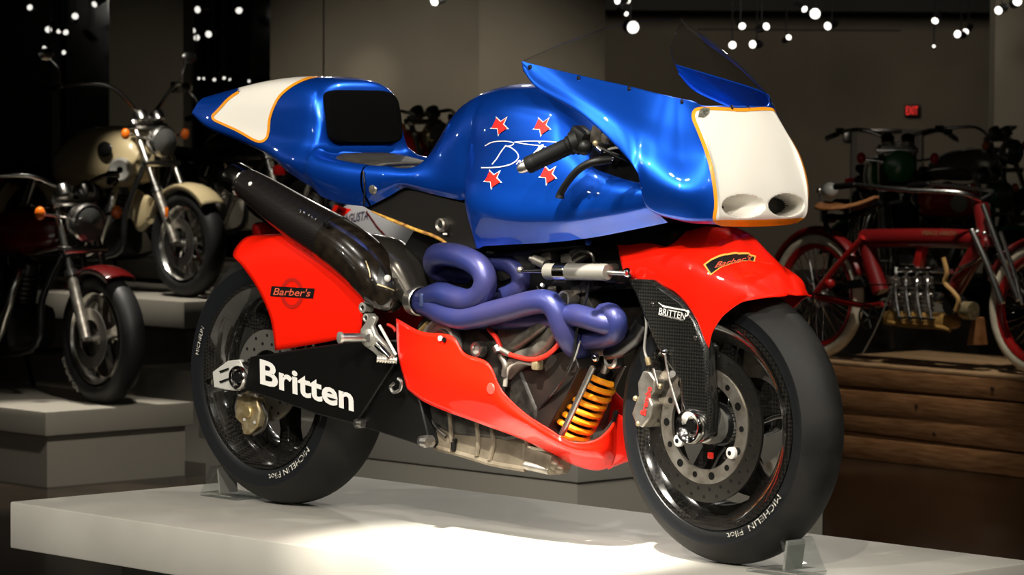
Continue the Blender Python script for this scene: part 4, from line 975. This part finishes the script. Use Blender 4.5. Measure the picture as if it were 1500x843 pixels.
# ================================================================ the other motorcycles
class Frame:
    def __init__(s,loc,yaw):
        s.o=Vector(loc); s.R=Matrix.Rotation(yaw,3,'Z'); s.I=s.R.transposed(); s.yaw=yaw
    def L(s,px,py,Y):
        o=s.I@(CAM-s.o); d=s.I@ray(px,py); return o+d*((Y-o.y)/d.y)
def lwheel(root,c,R,tw,tm,rm,kind,name,hubm=STEEL,rimr=None,nsp=36):
    rr=rimr or R-tw*.82
    rim=MB().lathe([(rr,-tw*.42),(rr+.006,-tw*.42),(rr-.012,-tw*.2),(rr-.012,tw*.2),(rr+.006,tw*.42),(rr,tw*.42),(rr-.02,tw*.2),(rr-.02,-tw*.2)],c,n=48,closed=True).build(name,rm,root)
    n=12; MB().lathe([((R+rr)/2+(R-rr)/2*cos(2*PI*i/n),tw/2*sin(2*PI*i/n)) for i in range(n)],c,n=56,closed=True).build('tyre',tm,rim)
    MB().lathe([(0,-.045),(.03,-.045),(.032,-.03),(.02,-.025),(.02,.025),(.032,.03),(.03,.045),(0,.045)],c,n=20).build('hub',hubm,rim)
    if kind=='wire':
        sp=MB()
        for i in range(nsp):
            a=2*PI*i/nsp; s=1 if i%2 else -1; b=a+(.5 if (i//2)%2 else -.5)
            sp.cyl(c+Vector((.028*cos(b),s*.03,.028*sin(b))),c+Vector(((rr-.012)*cos(a),0,(rr-.012)*sin(a))),.0022,5)
        sp.build('spokes',CHROME,rim)
    else:
        for i in range(5):
            a=2*PI*i/5+.3; u=Vector((cos(a),0,sin(a))); t=Vector((-sin(a),0,cos(a)))
            rows=[]
            for s,wd,th in((.02,.03,.022),(.10,.018,.016),(rr-.01,.03,.02)):
                o=c+u*s; rows.append([o+t*wd*x+Vector((0,th*y,0)) for x,y in((-1,-1),(1,-1),(1,1),(-1,1),(-1,-1))])
            MB().grid(rows).build('spoke',rm,rim)
    return rim
def ldisc(root,c,y,r): 
    return MB().ring(c+Vector((0,y,0)),r*.62,r,.005,n=40).build('brake_disc',STEEL,root)
def lfender(root,c,R,w,a0,a1,mt,name,n=24):
    rows=[]
    for i in range(n+1):
        a=a0+(a1-a0)*i/n; rows.append([c+Vector((r*cos(a),y,r*sin(a))) for r,y in((R-.035,-w/2),(R-.01,-w/2),(R,-w*.36),(R+.008,0),(R,w*.36),(R-.01,w/2),(R-.035,w/2))])
    return MB().grid(rows).build(name,mt,root,solid=.003)
def lloft(root,secs,mt,name,ku=6,kv=5):
    """secs: (x, half width, z low, z high) ellipse-like closed sections"""
    net=[]
    for x,w,z0,z1 in secs:
        zc=(z0+z1)/2; h=(z1-z0)/2; r=[]
        for k in range(17):
            a=2*PI*k/16; c,s=cos(a),sin(a); e=.72
            r.append(Vector((x,math.copysign(abs(c)**e,c)*w,zc+math.copysign(abs(s)**e,s)*h)))
        net.append(r)
    G=patch(net,ku,2); mb=MB().grid(G); mb.add(G[0],[tuple(range(len(G[0])))]); mb.add(G[-1],[tuple(range(len(G[-1])))])
    return mb.build(name,mt,root,weld=.0005)
def T3(root,pts,r,mt,name,n=10,smooth=6): return MB().tube([Vector(p) for p in pts],r,n,smooth=smooth).build(name,mt,root)
CHR=mat('bike_chrome',(.74,.72,.68),.25,1)
AMB=mat('amber_lens',(.8,.16,.01),.2,coat=1); GLS=mat('lamp_glass',(.25,.25,.24),.05,.6,1)
BRUB=mat('road_tyre',(.010,.010,.010),.55)
def gen_bike(name,label,wb,R,rake,tankm,fendm,o):
    """roadster built along +x from the rear axle; parts measured in metres"""
    g=o.get; root=thing(name,label,'motorcycle'); LOCAL.add(root.name)
    rw=Vector((0,0,R)); fw=Vector((wb,0,R)); tw=g('tw',.12)
    wm=g('rim',CHR)
    a=lwheel(root,rw,R,tw*1.15,g('tyre',BRUB),wm,g('wk','cast'),'rear_wheel'); b=lwheel(root,fw,R,tw,g('tyre',BRUB),wm,g('wk','cast'),'front_wheel')
    if g('disc',1): ldisc(b,fw,-.07,.145); ldisc(a,rw,.08,.12)
    zh=g('zh',.92); hx=lambda z: wb-rake*(z-R)
    fr=g('frame',BLACK)
    for s in(-1,1):
        y=s*.095
        f=T3(root,[(wb,y,R),(hx(R+.30),y,R+.30)],[.026,.028],g('forklow',ALU),'fork_slider',14,1)
        T3(root,[(hx(R+.28),y,R+.28),(hx(zh+.05),y,zh+.05)],.0185,CHR,'fork_tube',12,1)
        MB().lathe([(.0,0),(.034,0),(.034,.03),(0,.03)],(hx(R+.29),y,R+.29),axis=(-rake,0,1),n=14).build('fork_collar',CHR,f)
    for z in(zh-.20,zh+.02): MB().rbox((hx(z),0,z),(.07,.25,.035),.01).build('fork_yoke',g('yoke',CHR),root)
    T3(root,[(wb,-.12,R),(wb,.12,R)],.012,CHR,'front_axle',10,1)
    lfender(root,fw,R+.028,tw+.03,g('fa0',.55),g('fa1',2.55),fendm,'front_mudguard')
    lfender(root,rw,R+.05,tw+.06,.6,2.9,fendm,'rear_mudguard')
    # headlamp
    hl=Vector((hx(zh-.06)+.10,0,zh-.07))
    h=MB().lathe([(0,-.10),(.05,-.09),(.085,-.05),(.095,0),(.095,.02),(.085,.03)],hl,axis=(1,0,-.05),n=28).build('headlamp',g('lampm',CHR),root)
    MB().lathe([(0,.045),(.05,.040),(.086,.026)],hl,axis=(1,0,-.05),n=28).build('headlamp_glass',GLS,h)
    for s in(-1,1):
        k=T3(root,[hl+Vector((-.08,s*.05,.02)),hl+Vector((-.08,s*.19,.04))],.008,CHR,'indicator_stalk',8,1)
        MB().sphere(hl+Vector((-.07,s*.215,.045)),.034,12,8,(.8,.8,1)).build('indicator',g('ind',AMB),root)
    # handlebar, grips, levers, clocks
    hb=g('bar',((0,.08,0),(-.02,.22,.06),(-.14,.36,.05),(-.24,.40,.03)))
    cz=zh+.05; cx=hx(cz)
    for s in(-1,1):
        p=[Vector((cx,0,cz))]+[Vector((cx+x,s*y,cz+z)) for x,y,z in hb]
        T3(root,p,.0115,CHR,'handlebar',10)
        e=p[-1]; q=(p[-1]-p[-2]).normalized(); T3(root,[e-q*.02,e+q*.10],.0165,SATIN,'grip',10,1)
        T3(root,[e+Vector((.05,-s*.03,.01)),e+q*.05+Vector((.06,0,0)),e+q*.12+Vector((.05,0,-.01))],.006,CHR,'lever',8)
        MB().rbox(e+Vector((.03,-s*.02,.02)),(.06,.05,.04),.01).build('switch_box',SATIN,root)
        if g('mirror',1):
            T3(root,[e,e+Vector((.03,s*.03,.10)),e+Vector((.0,s*.08,.17))],.005,CHR,'mirror_stalk',8)
            MB().sphere(e+Vector((0,s*.10,.19)),.05,14,10,(.3,1.1,.75)).build('mirror',CHR,root)
    MB().lathe([(0,-.05),(.04,-.05),(.045,0),(.04,.01),(0,.012)],(hx(zh+.08)+.04,-.06,zh+.09),axis=(-.6,0,.8),n=20).build('gauge',CHR,root)
    MB().lathe([(0,-.05),(.04,-.05),(.045,0),(.04,.01),(0,.012)],(hx(zh+.08)+.04,.06,zh+.09),axis=(-.6,0,.8),n=20).build('gauge',CHR,root)
    # frame
    hd=hx(zh-.1)-.02
    T3(root,[(hd,0,zh-.05),(hd-.35,0,zh-.10),(.45,0,zh-.22),(.35,0,.60)],.022,fr,'frame_tube')
    for s in(-1,1):
        T3(root,[(hd,s*.03,zh-.14),(hd-.10,s*.12,.50),(hd-.18,s*.14,.24),(.35,s*.14,.22),(.30,s*.12,.5)],.018,fr,'frame_tube')
        T3(root,[(.38,s*.13,.34),(0,s*.12,R)],[.024,.020],fr,'swingarm',10,1)
        T3(root,[(.02,s*.14,R+.03),(.20,s*.14,.68)],[.028,.028],CHR,'rear_shock',12,1)
    # tank and seat
    lloft(root,g('tank',((.48,.06,.72,.80),(.55,.11,.70,.86),(.75,.15,.69,.92),(.98,.14,.70,.93),(1.08,.09,.73,.89),(1.12,.04,.78,.86))),tankm,'fuel_tank')
    MB().lathe([(0,.012),(.025,.010),(.03,0)],(.86,0,g('capz',.925)),axis=(0,0,1),n=16).build('filler_cap',CHR,root)
    lloft(root,g('seat',((-.25,.06,.74,.80),(-.15,.11,.71,.80),(.1,.13,.69,.78),(.35,.14,.68,.75),(.50,.10,.69,.76),(.56,.05,.71,.76))),FOAM,'seat')
    # engine
    em=g('eng',ALU); ex=g('ex',.75)
    MB().rbox((ex-.05,0,.33),(.46,.30,.22),.05).build('crankcase',em,root)
    MB().lathe([(0,-.01),(.07,-.01),(.095,0),(.10,.03)],(ex-.18,-.155,.34),n=28).build('clutch_cover',CHR,root)
    MB().lathe([(0,-.01),(.05,-.01),(.07,0),(.075,.03)],(ex+.08,-.155,.35),n=28).build('points_cover',CHR,root)
    for lean,xx in g('cyl',((-.35,ex-.10),(.35,ex+.05))):
        pr=[(0,0)]
        for i in range(8): pr+=[(.075,.025*i),(.075,.025*i+.012),(.058,.025*i+.014),(.058,.025*i+.024)]
        pr+=[(.06,.20),(.065,.25),(0,.27)]
        MB().lathe(pr,(xx,0,.42),axis=(lean,0,1),n=20).build('cylinder',g('cylm',em),root)
        T3(root,[(xx+lean*.22+.04,-.05,.62),(xx+lean*.22+.12,-.13,.58),(xx+.16,-.17,.40),(xx+.02,-.18,.24),(.25,-.18,.21),(-.25,-.20,.23)],[.022,.022,.022,.022,.03,.04],CHR,'exhaust_pipe')
    MB().lathe([(0,-.02),(.07,-.02),(.09,0),(.09,.03)],(ex-.02,-.13,.60),n=24).build('air_cleaner',g('acm',BLACK),root)
    # lamp and indicator at the tail
    MB().rbox((-.34,0,.66),(.06,.12,.07),.02).build('tail_lamp',mat('tail_red',(.5,.01,.01),.2,coat=1),root)
    MB().rbox((ex-.1,-.17,.16),(.05,.10,.03),.01).build('footrest',SATIN,root)
    T3(root,[(ex-.1,.12,.2),(ex-.2,.22,.03),(ex-.22,.24,.014)],.012,SATIN,'side_stand')
    return root
def place(root,x,y,z,yaw): root.location=(x,y,z); root.rotation_euler=(0,0,yaw)
def stand_at(root,wb,px,py,z,yaw):
    f=PZ(px,py,z); R_=Matrix.Rotation(yaw,3,'Z'); q=f-R_@Vector((wb,0,0)); place(root,q.x,q.y,z,yaw)
# black cruiser with maroon mudguard on the low plinth
MAROON=mat('maroon_paint',(.09,.004,.004),.25,0,1); CREAM=mat('cream_paint',(.46,.37,.21),.35,0,.7)
yw=math.radians(-5)
cr1=gen_bike('cruiser_motorcycle','black cruiser with maroon mudguard and chrome fork on low grey plinth',1.58,.315,.45,MAROON,MAROON,dict(zh=.93,tw=.125,rim=CHR,fa0=1.05,fa1=2.35,eng=mat('black_engine',(.02,.02,.02),.3,.5),cylm=mat('black_engine',()),tank=((.55,.06,.70,.78),(.65,.12,.68,.86),(.85,.15,.68,.92),(1.05,.13,.71,.92),(1.16,.08,.74,.88),(1.2,.03,.78,.85)),mirror=0,bar=((0,.06,.04),(-.02,.2,.10),(-.12,.34,.10),(-.22,.38,.08))))
stand_at(cr1,1.58,151,592,-.46,yw)
fwc=Vector((1.58,0,.315)); V,F=textmesh('DUNLOP',bold=.02)
wl=[o for o in cr1.children if o.name.startswith('front_wheel')][0]
MB().add([Vector((fwc.x+(.27+.026*b)*cos(-2.75+.75*a),-.0625,fwc.z+(.27+.026*b)*sin(-2.75+.75*a))) for a,b in V],F).build('tyre_lettering',mat('dim_lettering',(.35,.34,.31),.6),wl)
# cream cruiser on the tall plinth
cr2=gen_bike('cruiser_motorcycle','cream cruiser with long tank and tall handlebars on tall grey plinth',1.60,.32,.60,CREAM,CREAM,dict(zh=.98,tw=.13,wk='wire',rim=CHR,fa0=.75,fa1=2.75,eng=mat('black_engine',()),
  tank=((.28,.05,.68,.74),(.38,.13,.64,.86),(.60,.17,.62,.97),(.85,.18,.62,1.0),(1.02,.16,.64,.98),(1.14,.13,.66,.93),(1.20,.09,.68,.86)),capz=.99,seat=((-.35,.06,.70,.76),(-.2,.13,.64,.78),(0,.15,.62,.74),(.2,.13,.64,.72),(.32,.08,.66,.72)),
  bar=((0,.07,.06),(-.04,.22,.20),(-.16,.36,.22),(-.28,.42,.20)),ex=.78))
stand_at(cr2,1.60,276,436,-.155,math.radians(-2))
MB().lathe([(.02,-.02),(.06,-.03),(.075,-.01),(.075,.05),(.0,.05)],(1.13,-.15,.74),axis=(-.55,.75,0),n=24).build('air_scoop',GREY,cr2)
MB().lathe([(0,.0),(.06,.0)],(1.125,-.155,.74),axis=(-.55,.75,0),n=24).build('scoop_mouth',BLACK,cr2)
MB().sphere((1.0,-.175,.86),.075,16,10,(1,.25,.65)).build('tank_badge',BLACK,cr2)
for s in(-1,1): MB().rbox((1.555,s*.125,.50),(.03,.01,.06),.006).build('reflector',AMB,cr2)
lloft(cr2,((1.02,.02,.62,.66),(1.10,.04,.38,.62),(1.22,.03,.42,.58)),CREAM,'fork_apron')
# silver and red faired racer behind, mostly hidden
SILVER=mat('silver_paint_gloss',(.50,.50,.52),.4,.1,.5)
mv=gen_bike('racing_motorcycle','silver and red faired racer behind the blue motorcycle',1.38,.31,.45,RED,SILVER,dict(zh=.86,mirror=0,bar=((0,.1,-.03),(-.03,.18,-.05),(-.12,.27,-.08),(-.15,.29,-.09)),tank=((.48,.06,.66,.72),(.55,.11,.64,.78),(.75,.15,.63,.84),(.98,.14,.64,.84),(1.05,.09,.66,.80)),capz=.84,lampm=SILVER,
   seat=((-.42,.04,.74,.78),(-.3,.09,.70,.80),(-.1,.12,.66,.76),(.2,.13,.64,.70),(.45,.09,.64,.70))))
yv=math.radians(-2); place(mv,-3.78,3.32,-.195,yv)
FV=Frame((-3.78,3.32,-.195),yv)
fbody=lloft(mv,((.16,.10,.60,.72),(.30,.18,.38,.80),(.58,.212,.20,.82),(.85,.216,.18,.82),(1.08,.21,.24,.84),(1.28,.19,.46,.88)),SILVER,'side_fairing')
TV=bvh([fbody])
def lay(x,y,off=.0015):
    o=FV.I@(CAM-FV.o); d=(FV.I@ray(x,y)).normalized(); h,n,i,q=TV.ray_cast(o,d)
    if h is None: return FV.L(x,y,-.21)
    return h-d*off*2
def laid(V,F,name,mt): MB().add([lay(x,y) for x,y in V],F).build(name,mt,mv)
qs=[(485,311),(490,300),(515,307),(502,317)]
G_=[[(qs[0][0]*(1-u)*(1-v)+qs[1][0]*(1-u)*v+qs[2][0]*u*v+qs[3][0]*u*(1-v),qs[0][1]*(1-u)*(1-v)+qs[1][1]*(1-u)*v+qs[2][1]*u*v+qs[3][1]*u*(1-v)) for v in(0,.5,1)] for u in(0,.25,.5,.75,1)]
MB().grid([[lay(x,y) for x,y in r] for r in G_]).build('fairing_flash',RED,mv)
V,F=textmesh('AGUSTA',bold=.02); laid([(503+36*x+2*y,329-7*x-14*y) for x,y in V],F,'fairing_lettering',mat('dark_lettering',(.02,.02,.05),.5))
MB().tube([lay(x,y,.001) for x,y in((537,311),(545,322),(552,332),(561,342),(570,352))],.004,6).build('fairing_line',MAROON,mv)
nose=lloft(mv,((1.28,.20,.62,.95),(1.40,.17,.62,.92),(1.50,.11,.66,.86),(1.54,.05,.70,.80)),SILVER,'nose_fairing')
scr2=[[Vector((1.42-.30*u-.10*abs(t)**2,.16*t,.90+.24*u-.05*abs(t)**2+.03*sin(PI*u))) for t in(-1,-.7,-.35,0,.35,.7,1)] for u in(0,.2,.4,.6,.8,1)]
MB().grid(scr2).build('windscreen',ACRYL,mv,recalc=False)
# black and silver bike by the windows, seen under the seat
bk=gen_bike('roadster_motorcycle','black and silver roadster in the dark behind the seat hump',1.45,.32,.5,BLACK,BLACK,dict(zh=.92,wk='wire',eng=mat('pale_engine',(.55,.50,.40),.4,.5),cylm=mat('pale_engine',()),ex=.72))
def under(b,label,z,x0=-.5,x1=2.0): plinth('display_plinth',label,b.location.x+x0,b.location.x+x1,b.location.y-.45,b.location.y+.35,z,.12,.05,PD_)
stand_at(bk,1.45,432,390,-.10,math.radians(-4)); under(bk,'dark plinth under the black and silver bike by the windows',-.10)
# machines behind the red one: green and red tanks
GREEN=mat('green_paint',(.01,.16,.03),.3,0,.9); RTANK=mat('bright_red_paint',(.55,.012,.008),.25,0,1)
g1=gen_bike('roadster_motorcycle','green and red roadster standing in the row behind the red four cylinder motorcycle',1.45,.32,.5,RTANK,GREEN,dict(zh=.93,wk='wire',frame=GREEN,lampm=GREEN,mirror=0))
stand_at(g1,1.45,1494,474,-.46,math.radians(-3)); under(g1,'dark plinth under the green and red roadster',-.46)
wt=MB().sphere((1.02,-.145,.80),.07,14,10,(1.1,.18,.9)).build('tank_panel',mat('cream_panel',(.55,.55,.50),.4),g1)
g2=gen_bike('roadster_motorcycle','silver tanked roadster at the back of the row by the right pier',1.45,.32,.5,mat('pewter_paint',(.25,.23,.18),.3,.5,.5),GREEN,dict(zh=.98,wk='wire',frame=BLACK,mirror=0,forklow=CHR))
stand_at(g2,1.45,1512,409,-.235,math.radians(-3)); under(g2,'dark plinth under the silver tanked roadster',-.235)
g3=gen_bike('roadster_motorcycle','roadster turned to the aisle with green headlamp between two red lamps',1.45,.32,.4,GREEN,BLACK,dict(zh=.94,wk='wire',lampm=GREEN,ind=RTANK,mirror=0,bar=((0,.08,.05),(-.02,.2,.09),(-.1,.3,.08),(-.18,.34,.06))))
stand_at(g3,1.45,1318,463,-.23,2.3788-PI)
hg_=[o for o in g3.children if o.name.startswith('headlamp')][0]
for ch in hg_.children: ch.data.materials[0]=GREEN
tag(MB().box((g3.location.x+.5,g3.location.y-.48,(FLOOR-.23)/2),(2.4,.8,-.23-FLOOR),Matrix.Rotation(2.3788-PI,3,'Z')).build('display_plinth',PD_,None,False),'dark plinth under the roadster with green headlamp','plinth')

b2=gen_bike('roadster_motorcycle','red roadster with brass lamp behind the gap between seat hump and tank',1.45,.32,.5,RED,BLACK,dict(zh=.96,wk='wire',lampm=mat('brass_lamp',(.45,.36,.20),.25,.9),mirror=0,bar=((0,.08,.02),(-.02,.24,.04),(-.14,.38,.0),(-.22,.42,-.02))))
stand_at(b2,1.45,668,418,-.10,math.radians(-4))
under(b2,'dark plinth under the red roadster behind the fuel tank',-.10)
# ---------------------------------------------------------------- red four cylinder veteran on the crate
yp=math.radians(-4); q=PZ(1197,524,-.326); FP_=Frame((q.x,q.y,-.326),yp); FL=FP_.L
VET=mat('veteran_red',(.15,.006,.006),.35,0,.6); VETB=mat('veteran_bright_red',(.36,.012,.010),.3,0,.8)
CRT=noise_col(mat('cream_tyre',(.46,.40,.29),.7),(.50,.43,.31),(.62,.55,.41),20)
LEA=noise_col(mat('brown_leather',(.22,.09,.03),.5),(.16,.06,.018),(.28,.12,.045),20)
TAN=mat('tan_metal',(.42,.24,.07),.4,.3)
vt=thing('veteran_motorcycle','red four cylinder veteran motorcycle with cream tyres and leather saddle on wooden crate','motorcycle'); LOCAL.add(vt.name)
R1=.325; WB1=1.53
rwv=Vector((0,0,R1)); fwv=Vector((WB1,0,R1))
for c,nm in((rwv,'rear_wheel'),(fwv,'front_wheel')): lwheel(vt,c,R1,.062,CRT,VETB,'wire',nm,CHR,R1-.062,40)
lfender(vt,rwv,R1+.03,.075,.35,2.95,VET,'rear_mudguard'); lfender(vt,fwv,R1+.03,.075,.5,2.75,VET,'front_mudguard')
def V3(pts,r,mt,name,n=14,**kw): return MB().tube([FL(*p) for p in pts],r,n,**kw).build(name,mt,vt)
V3([(1266,350,0),(1300,349,0),(1380,349,0),(1442,352,0)],.048,VET,'tank_tube',20)
V3([(1268,352,0),(1276,385,0),(1290,428,0)],.045,VET,'seat_tube',20)
V3([(1440,352,0),(1420,388,0),(1398,425,0)],.045,VET,'down_tube',20)
V3([(1436,300,0),(1442,330,0),(1447,362,0)],.04,VET,'steering_head',18)
for y in(-.06,.06):
    V3([(1264,348,y),(1228,388,y),(1190,436,y)],.016,VETB,'seat_stay',10); V3([(1152,432,y),(1190,434,y),(1262,448,y),(1292,446,y)],.014,VETB,'chain_stay',10)
    V3([(1424,338,y),(1448,392,y),(1468,445,y)],.017,CHR,'fork_leg',10); V3([(1440,300,y),(1462,360,y),(1492,440,y)],.015,CHR,'fork_leg',10)
    V3([(1466,340,y),(1486,400,y),(1498,446,y)],.010,CHR,'fork_stay',8)
for px,py in((1424,338),(1432,340),(1442,342),(1452,344)): MB().sphere(FL(px,py,-.06),.012,10,8).build('fork_bolt',CHR,vt)
# lettering on the tube
def ltext(s,a,b,up,Y,mt,name,root,FLf):
    V,F=textmesh(s,bold=.015); A=FLf(*a,Y);B=FLf(*b,Y);U=FLf(*up,Y)-A
    MB().add([A+(B-A)*x+U*y for x,y in V],F).build(name,mt,root)
ltext('PIERCE ARROW',(1351,344.5),(1404,345.5),(1351,338),-.0495,mat('faded_gold',(.20,.13,.06),.6),'tube_lettering',vt,FL)
# saddle
sd=[]
for x,w,z in((1206,.03,296),(1214,.11,299),(1230,.12,302),(1250,.10,301),(1268,.06,296),(1284,.02,288)):
    c=FL(x,z,0); sd.append([c+Vector((0,-w,-.012)),c+Vector((0,-w*.6,.006)),c,c+Vector((0,w*.6,.006)),c+Vector((0,w,-.012))])
MB().grid(patch(sd,5,3)).build('saddle',LEA,vt,solid=.012)
V3([(1210,300,-.07),(1208,320,-.07),(1214,342,-.05)],.014,SATIN,'saddle_spring',10); V3([(1210,300,.07),(1208,320,.07),(1214,342,.05)],.014,SATIN,'saddle_spring',10)
V3([(1212,318,0),(1240,318,0),(1262,312,0),(1290,296,0)],.016,SATIN,'saddle_rail',10); V3([(1250,318,0),(1246,340,0)],.016,SATIN,'saddle_post',10)
MB().sphere(FL(1216,279,0),.042,18,12).build('rear_lamp',mat('frosted_lamp',(.28,.28,.26),.4),vt)
MB().sphere(FL(1200,279,-.03),.016,10,8).build('lamp_cap',CHR,vt); V3([(1202,284,-.03),(1203,300,-.03),(1204,325,-.03)],.010,CHR,'lamp_bracket',8)
# handlebar sweeping back
for y in(-.26,.26):
    s=1 if y>0 else -1
    c=FL(1436,300,0); MB().tube([c+Vector((0,0,.02)),c+Vector((-.03,s*.12,.06)),c+Vector((-.30,s*.25,.07)),c+Vector((-.62,s*.27,.09))],.011,10).build('handlebar',CHR,vt)
    MB().tube([c+Vector((-.60,s*.27,.088)),c+Vector((-.74,s*.27,.075))],.016,10,smooth=1).build('grip',SATIN,vt)
# engine
ca=FL(1305,470,0); cb=FL(1395,478,0)
MB().rbox((ca+cb)/2+Vector((0,0,.02)),((cb-ca).length,.14,.075),.02).build('crankcase',TAN,vt)
V3([(1296,470,-.05),(1310,474,-.07),(1330,477,-.07),(1375,480,-.07),(1392,484,-.06)],.012,TAN,'oil_tray',8)
for i in range(4):
    x=1311+i*15.6; c=FL(x,462,0); pr=[(0,0)]
    for k in range(7): pr+=[(.036,.022*k),(.036,.022*k+.010),(.028,.022*k+.012),(.028,.022*k+.021)]
    pr+=[(.03,.155),(.034,.19),(0,.20)]
    MB().lathe(pr,c,n=18,axis=(0,0,1)).build('cylinder',ALU,vt)
    V3([(x+2,402,-.04),(x+1,412,-.085),(x+1,430,-.09),(x+6,462,-.085),(x+8,470,-.08)],.010,CHR,'exhaust_stub',10)
    MB().sphere(FL(x+6,432,-.075),.010,10,8).build('valve_cap',CHR,vt)
    MB().cyl(FL(x+2,400,-.03),FL(x+2,392,-.03),.008,8).build('spark_plug',LETTER,vt)
V3([(1316,396,-.05),(1350,396,-.05),(1394,398,-.05)],.012,CHR,'inlet_manifold',10); V3([(1312,466,-.09),(1340,466,-.09),(1370,468,-.09)],.007,CHR,'control_rod',8)
V3([(1272,417,-.06),(1330,417,-.08),(1390,414,-.08)],.005,CHR,'control_rod',8)
V3([(1382,378,-.10),(1387,400,-.10),(1384,415,-.10),(1396,428,-.10),(1404,440,-.10),(1400,456,-.10)],.012,mat('amber_hose',(.42,.24,.08),.5),'fuel_hose',8)
MB().lathe([(0,-.03),(.045,-.03),(.055,-.01),(.055,.05),(0,.05)],FL(1396,448,-.06),n=24).build('magneto',BLACK,vt)
MB().lathe([(0,-.03),(.035,-.03),(.045,-.01),(.045,.05),(0,.05)],FL(1415,455,-.05),n=24,axis=(1,0,0)).build('magneto',BRASS,vt)
MB().rbox(FL(1375,436,-.07),(.05,.05,.05),.015).build('carburettor',CHR,vt)
V3([(1404,392,-.05),(1425,385,-.06),(1440,374,-.06)],.006,CHR,'oil_pipe',8); V3([(1395,405,-.05),(1412,392,-.06),(1432,382,-.06)],.006,CHR,'oil_pipe',8)
# chain guard, crank, stand, guard flap, leg
MB().lathe([(.045,-.006),(.055,-.006),(.055,.006),(.045,.006)],FL(1183,437,-.07),n=24,closed=True).build('sprocket',CHR,vt)
MB().lathe([(.06,-.004),(.068,-.004),(.068,.004),(.06,.004)],FL(1272,465,-.08),n=24,closed=True).build('chain_wheel',DSTEEL,vt)
for k in range(5): 
    c=FL(1272,465,-.08); a=2*PI*k/5; MB().cyl(c,c+Vector((.062*cos(a),0,.062*sin(a))),.006,6).build('chain_wheel_spoke',DSTEEL,vt)
V3([(1186,428,-.07),(1240,440,-.08),(1268,446,-.08)],.005,DSTEEL,'chain',6); MB().sphere(FL(1215,415,-.05),.030,14,10).build('grease_cup',VETB,vt)
V3([(1312,410,-.10),(1300,440,-.10),(1284,480,-.10),(1264,518,-.10)],.004,GREY,'stand_rod',6); V3([(1307,478,0),(1307,510,0)],.010,DSTEEL,'prop',8,smooth=1)
MB().prism([FL(x,y,-.03) for x,y in((1424,465),(1430,466),(1435,506),(1416,506))],(0,.06,0)).build('mud_flap',LEA,vt,bevel=.002)
MB().prism([FL(x,y,-.05) for x,y in((1238,412),(1262,408),(1266,420),(1240,424))],(0,.03,0)).build('chain_guard',SATIN,vt,bevel=.002)
MB().rbox(FL(1350,375,0)+Vector((0,0,.02)),(.05,.05,.16),.012,Matrix.Rotation(.25,3,'Y')).build('gear_column',VETB,vt)
MB().rbox(FL(1330,380,.0),(.10,.04,.06),.01).build('battery_bracket',DSTEEL,vt)
place(vt,q.x,q.y,-.326,yp)
tag(MB().rbox(CL(1.30,.30,ctop+.0125),(.08,.06,.024),.004,CW).build('wooden_wedge',WOODT),'pale wooden wedge under the cream front tyre on crate','wedge')
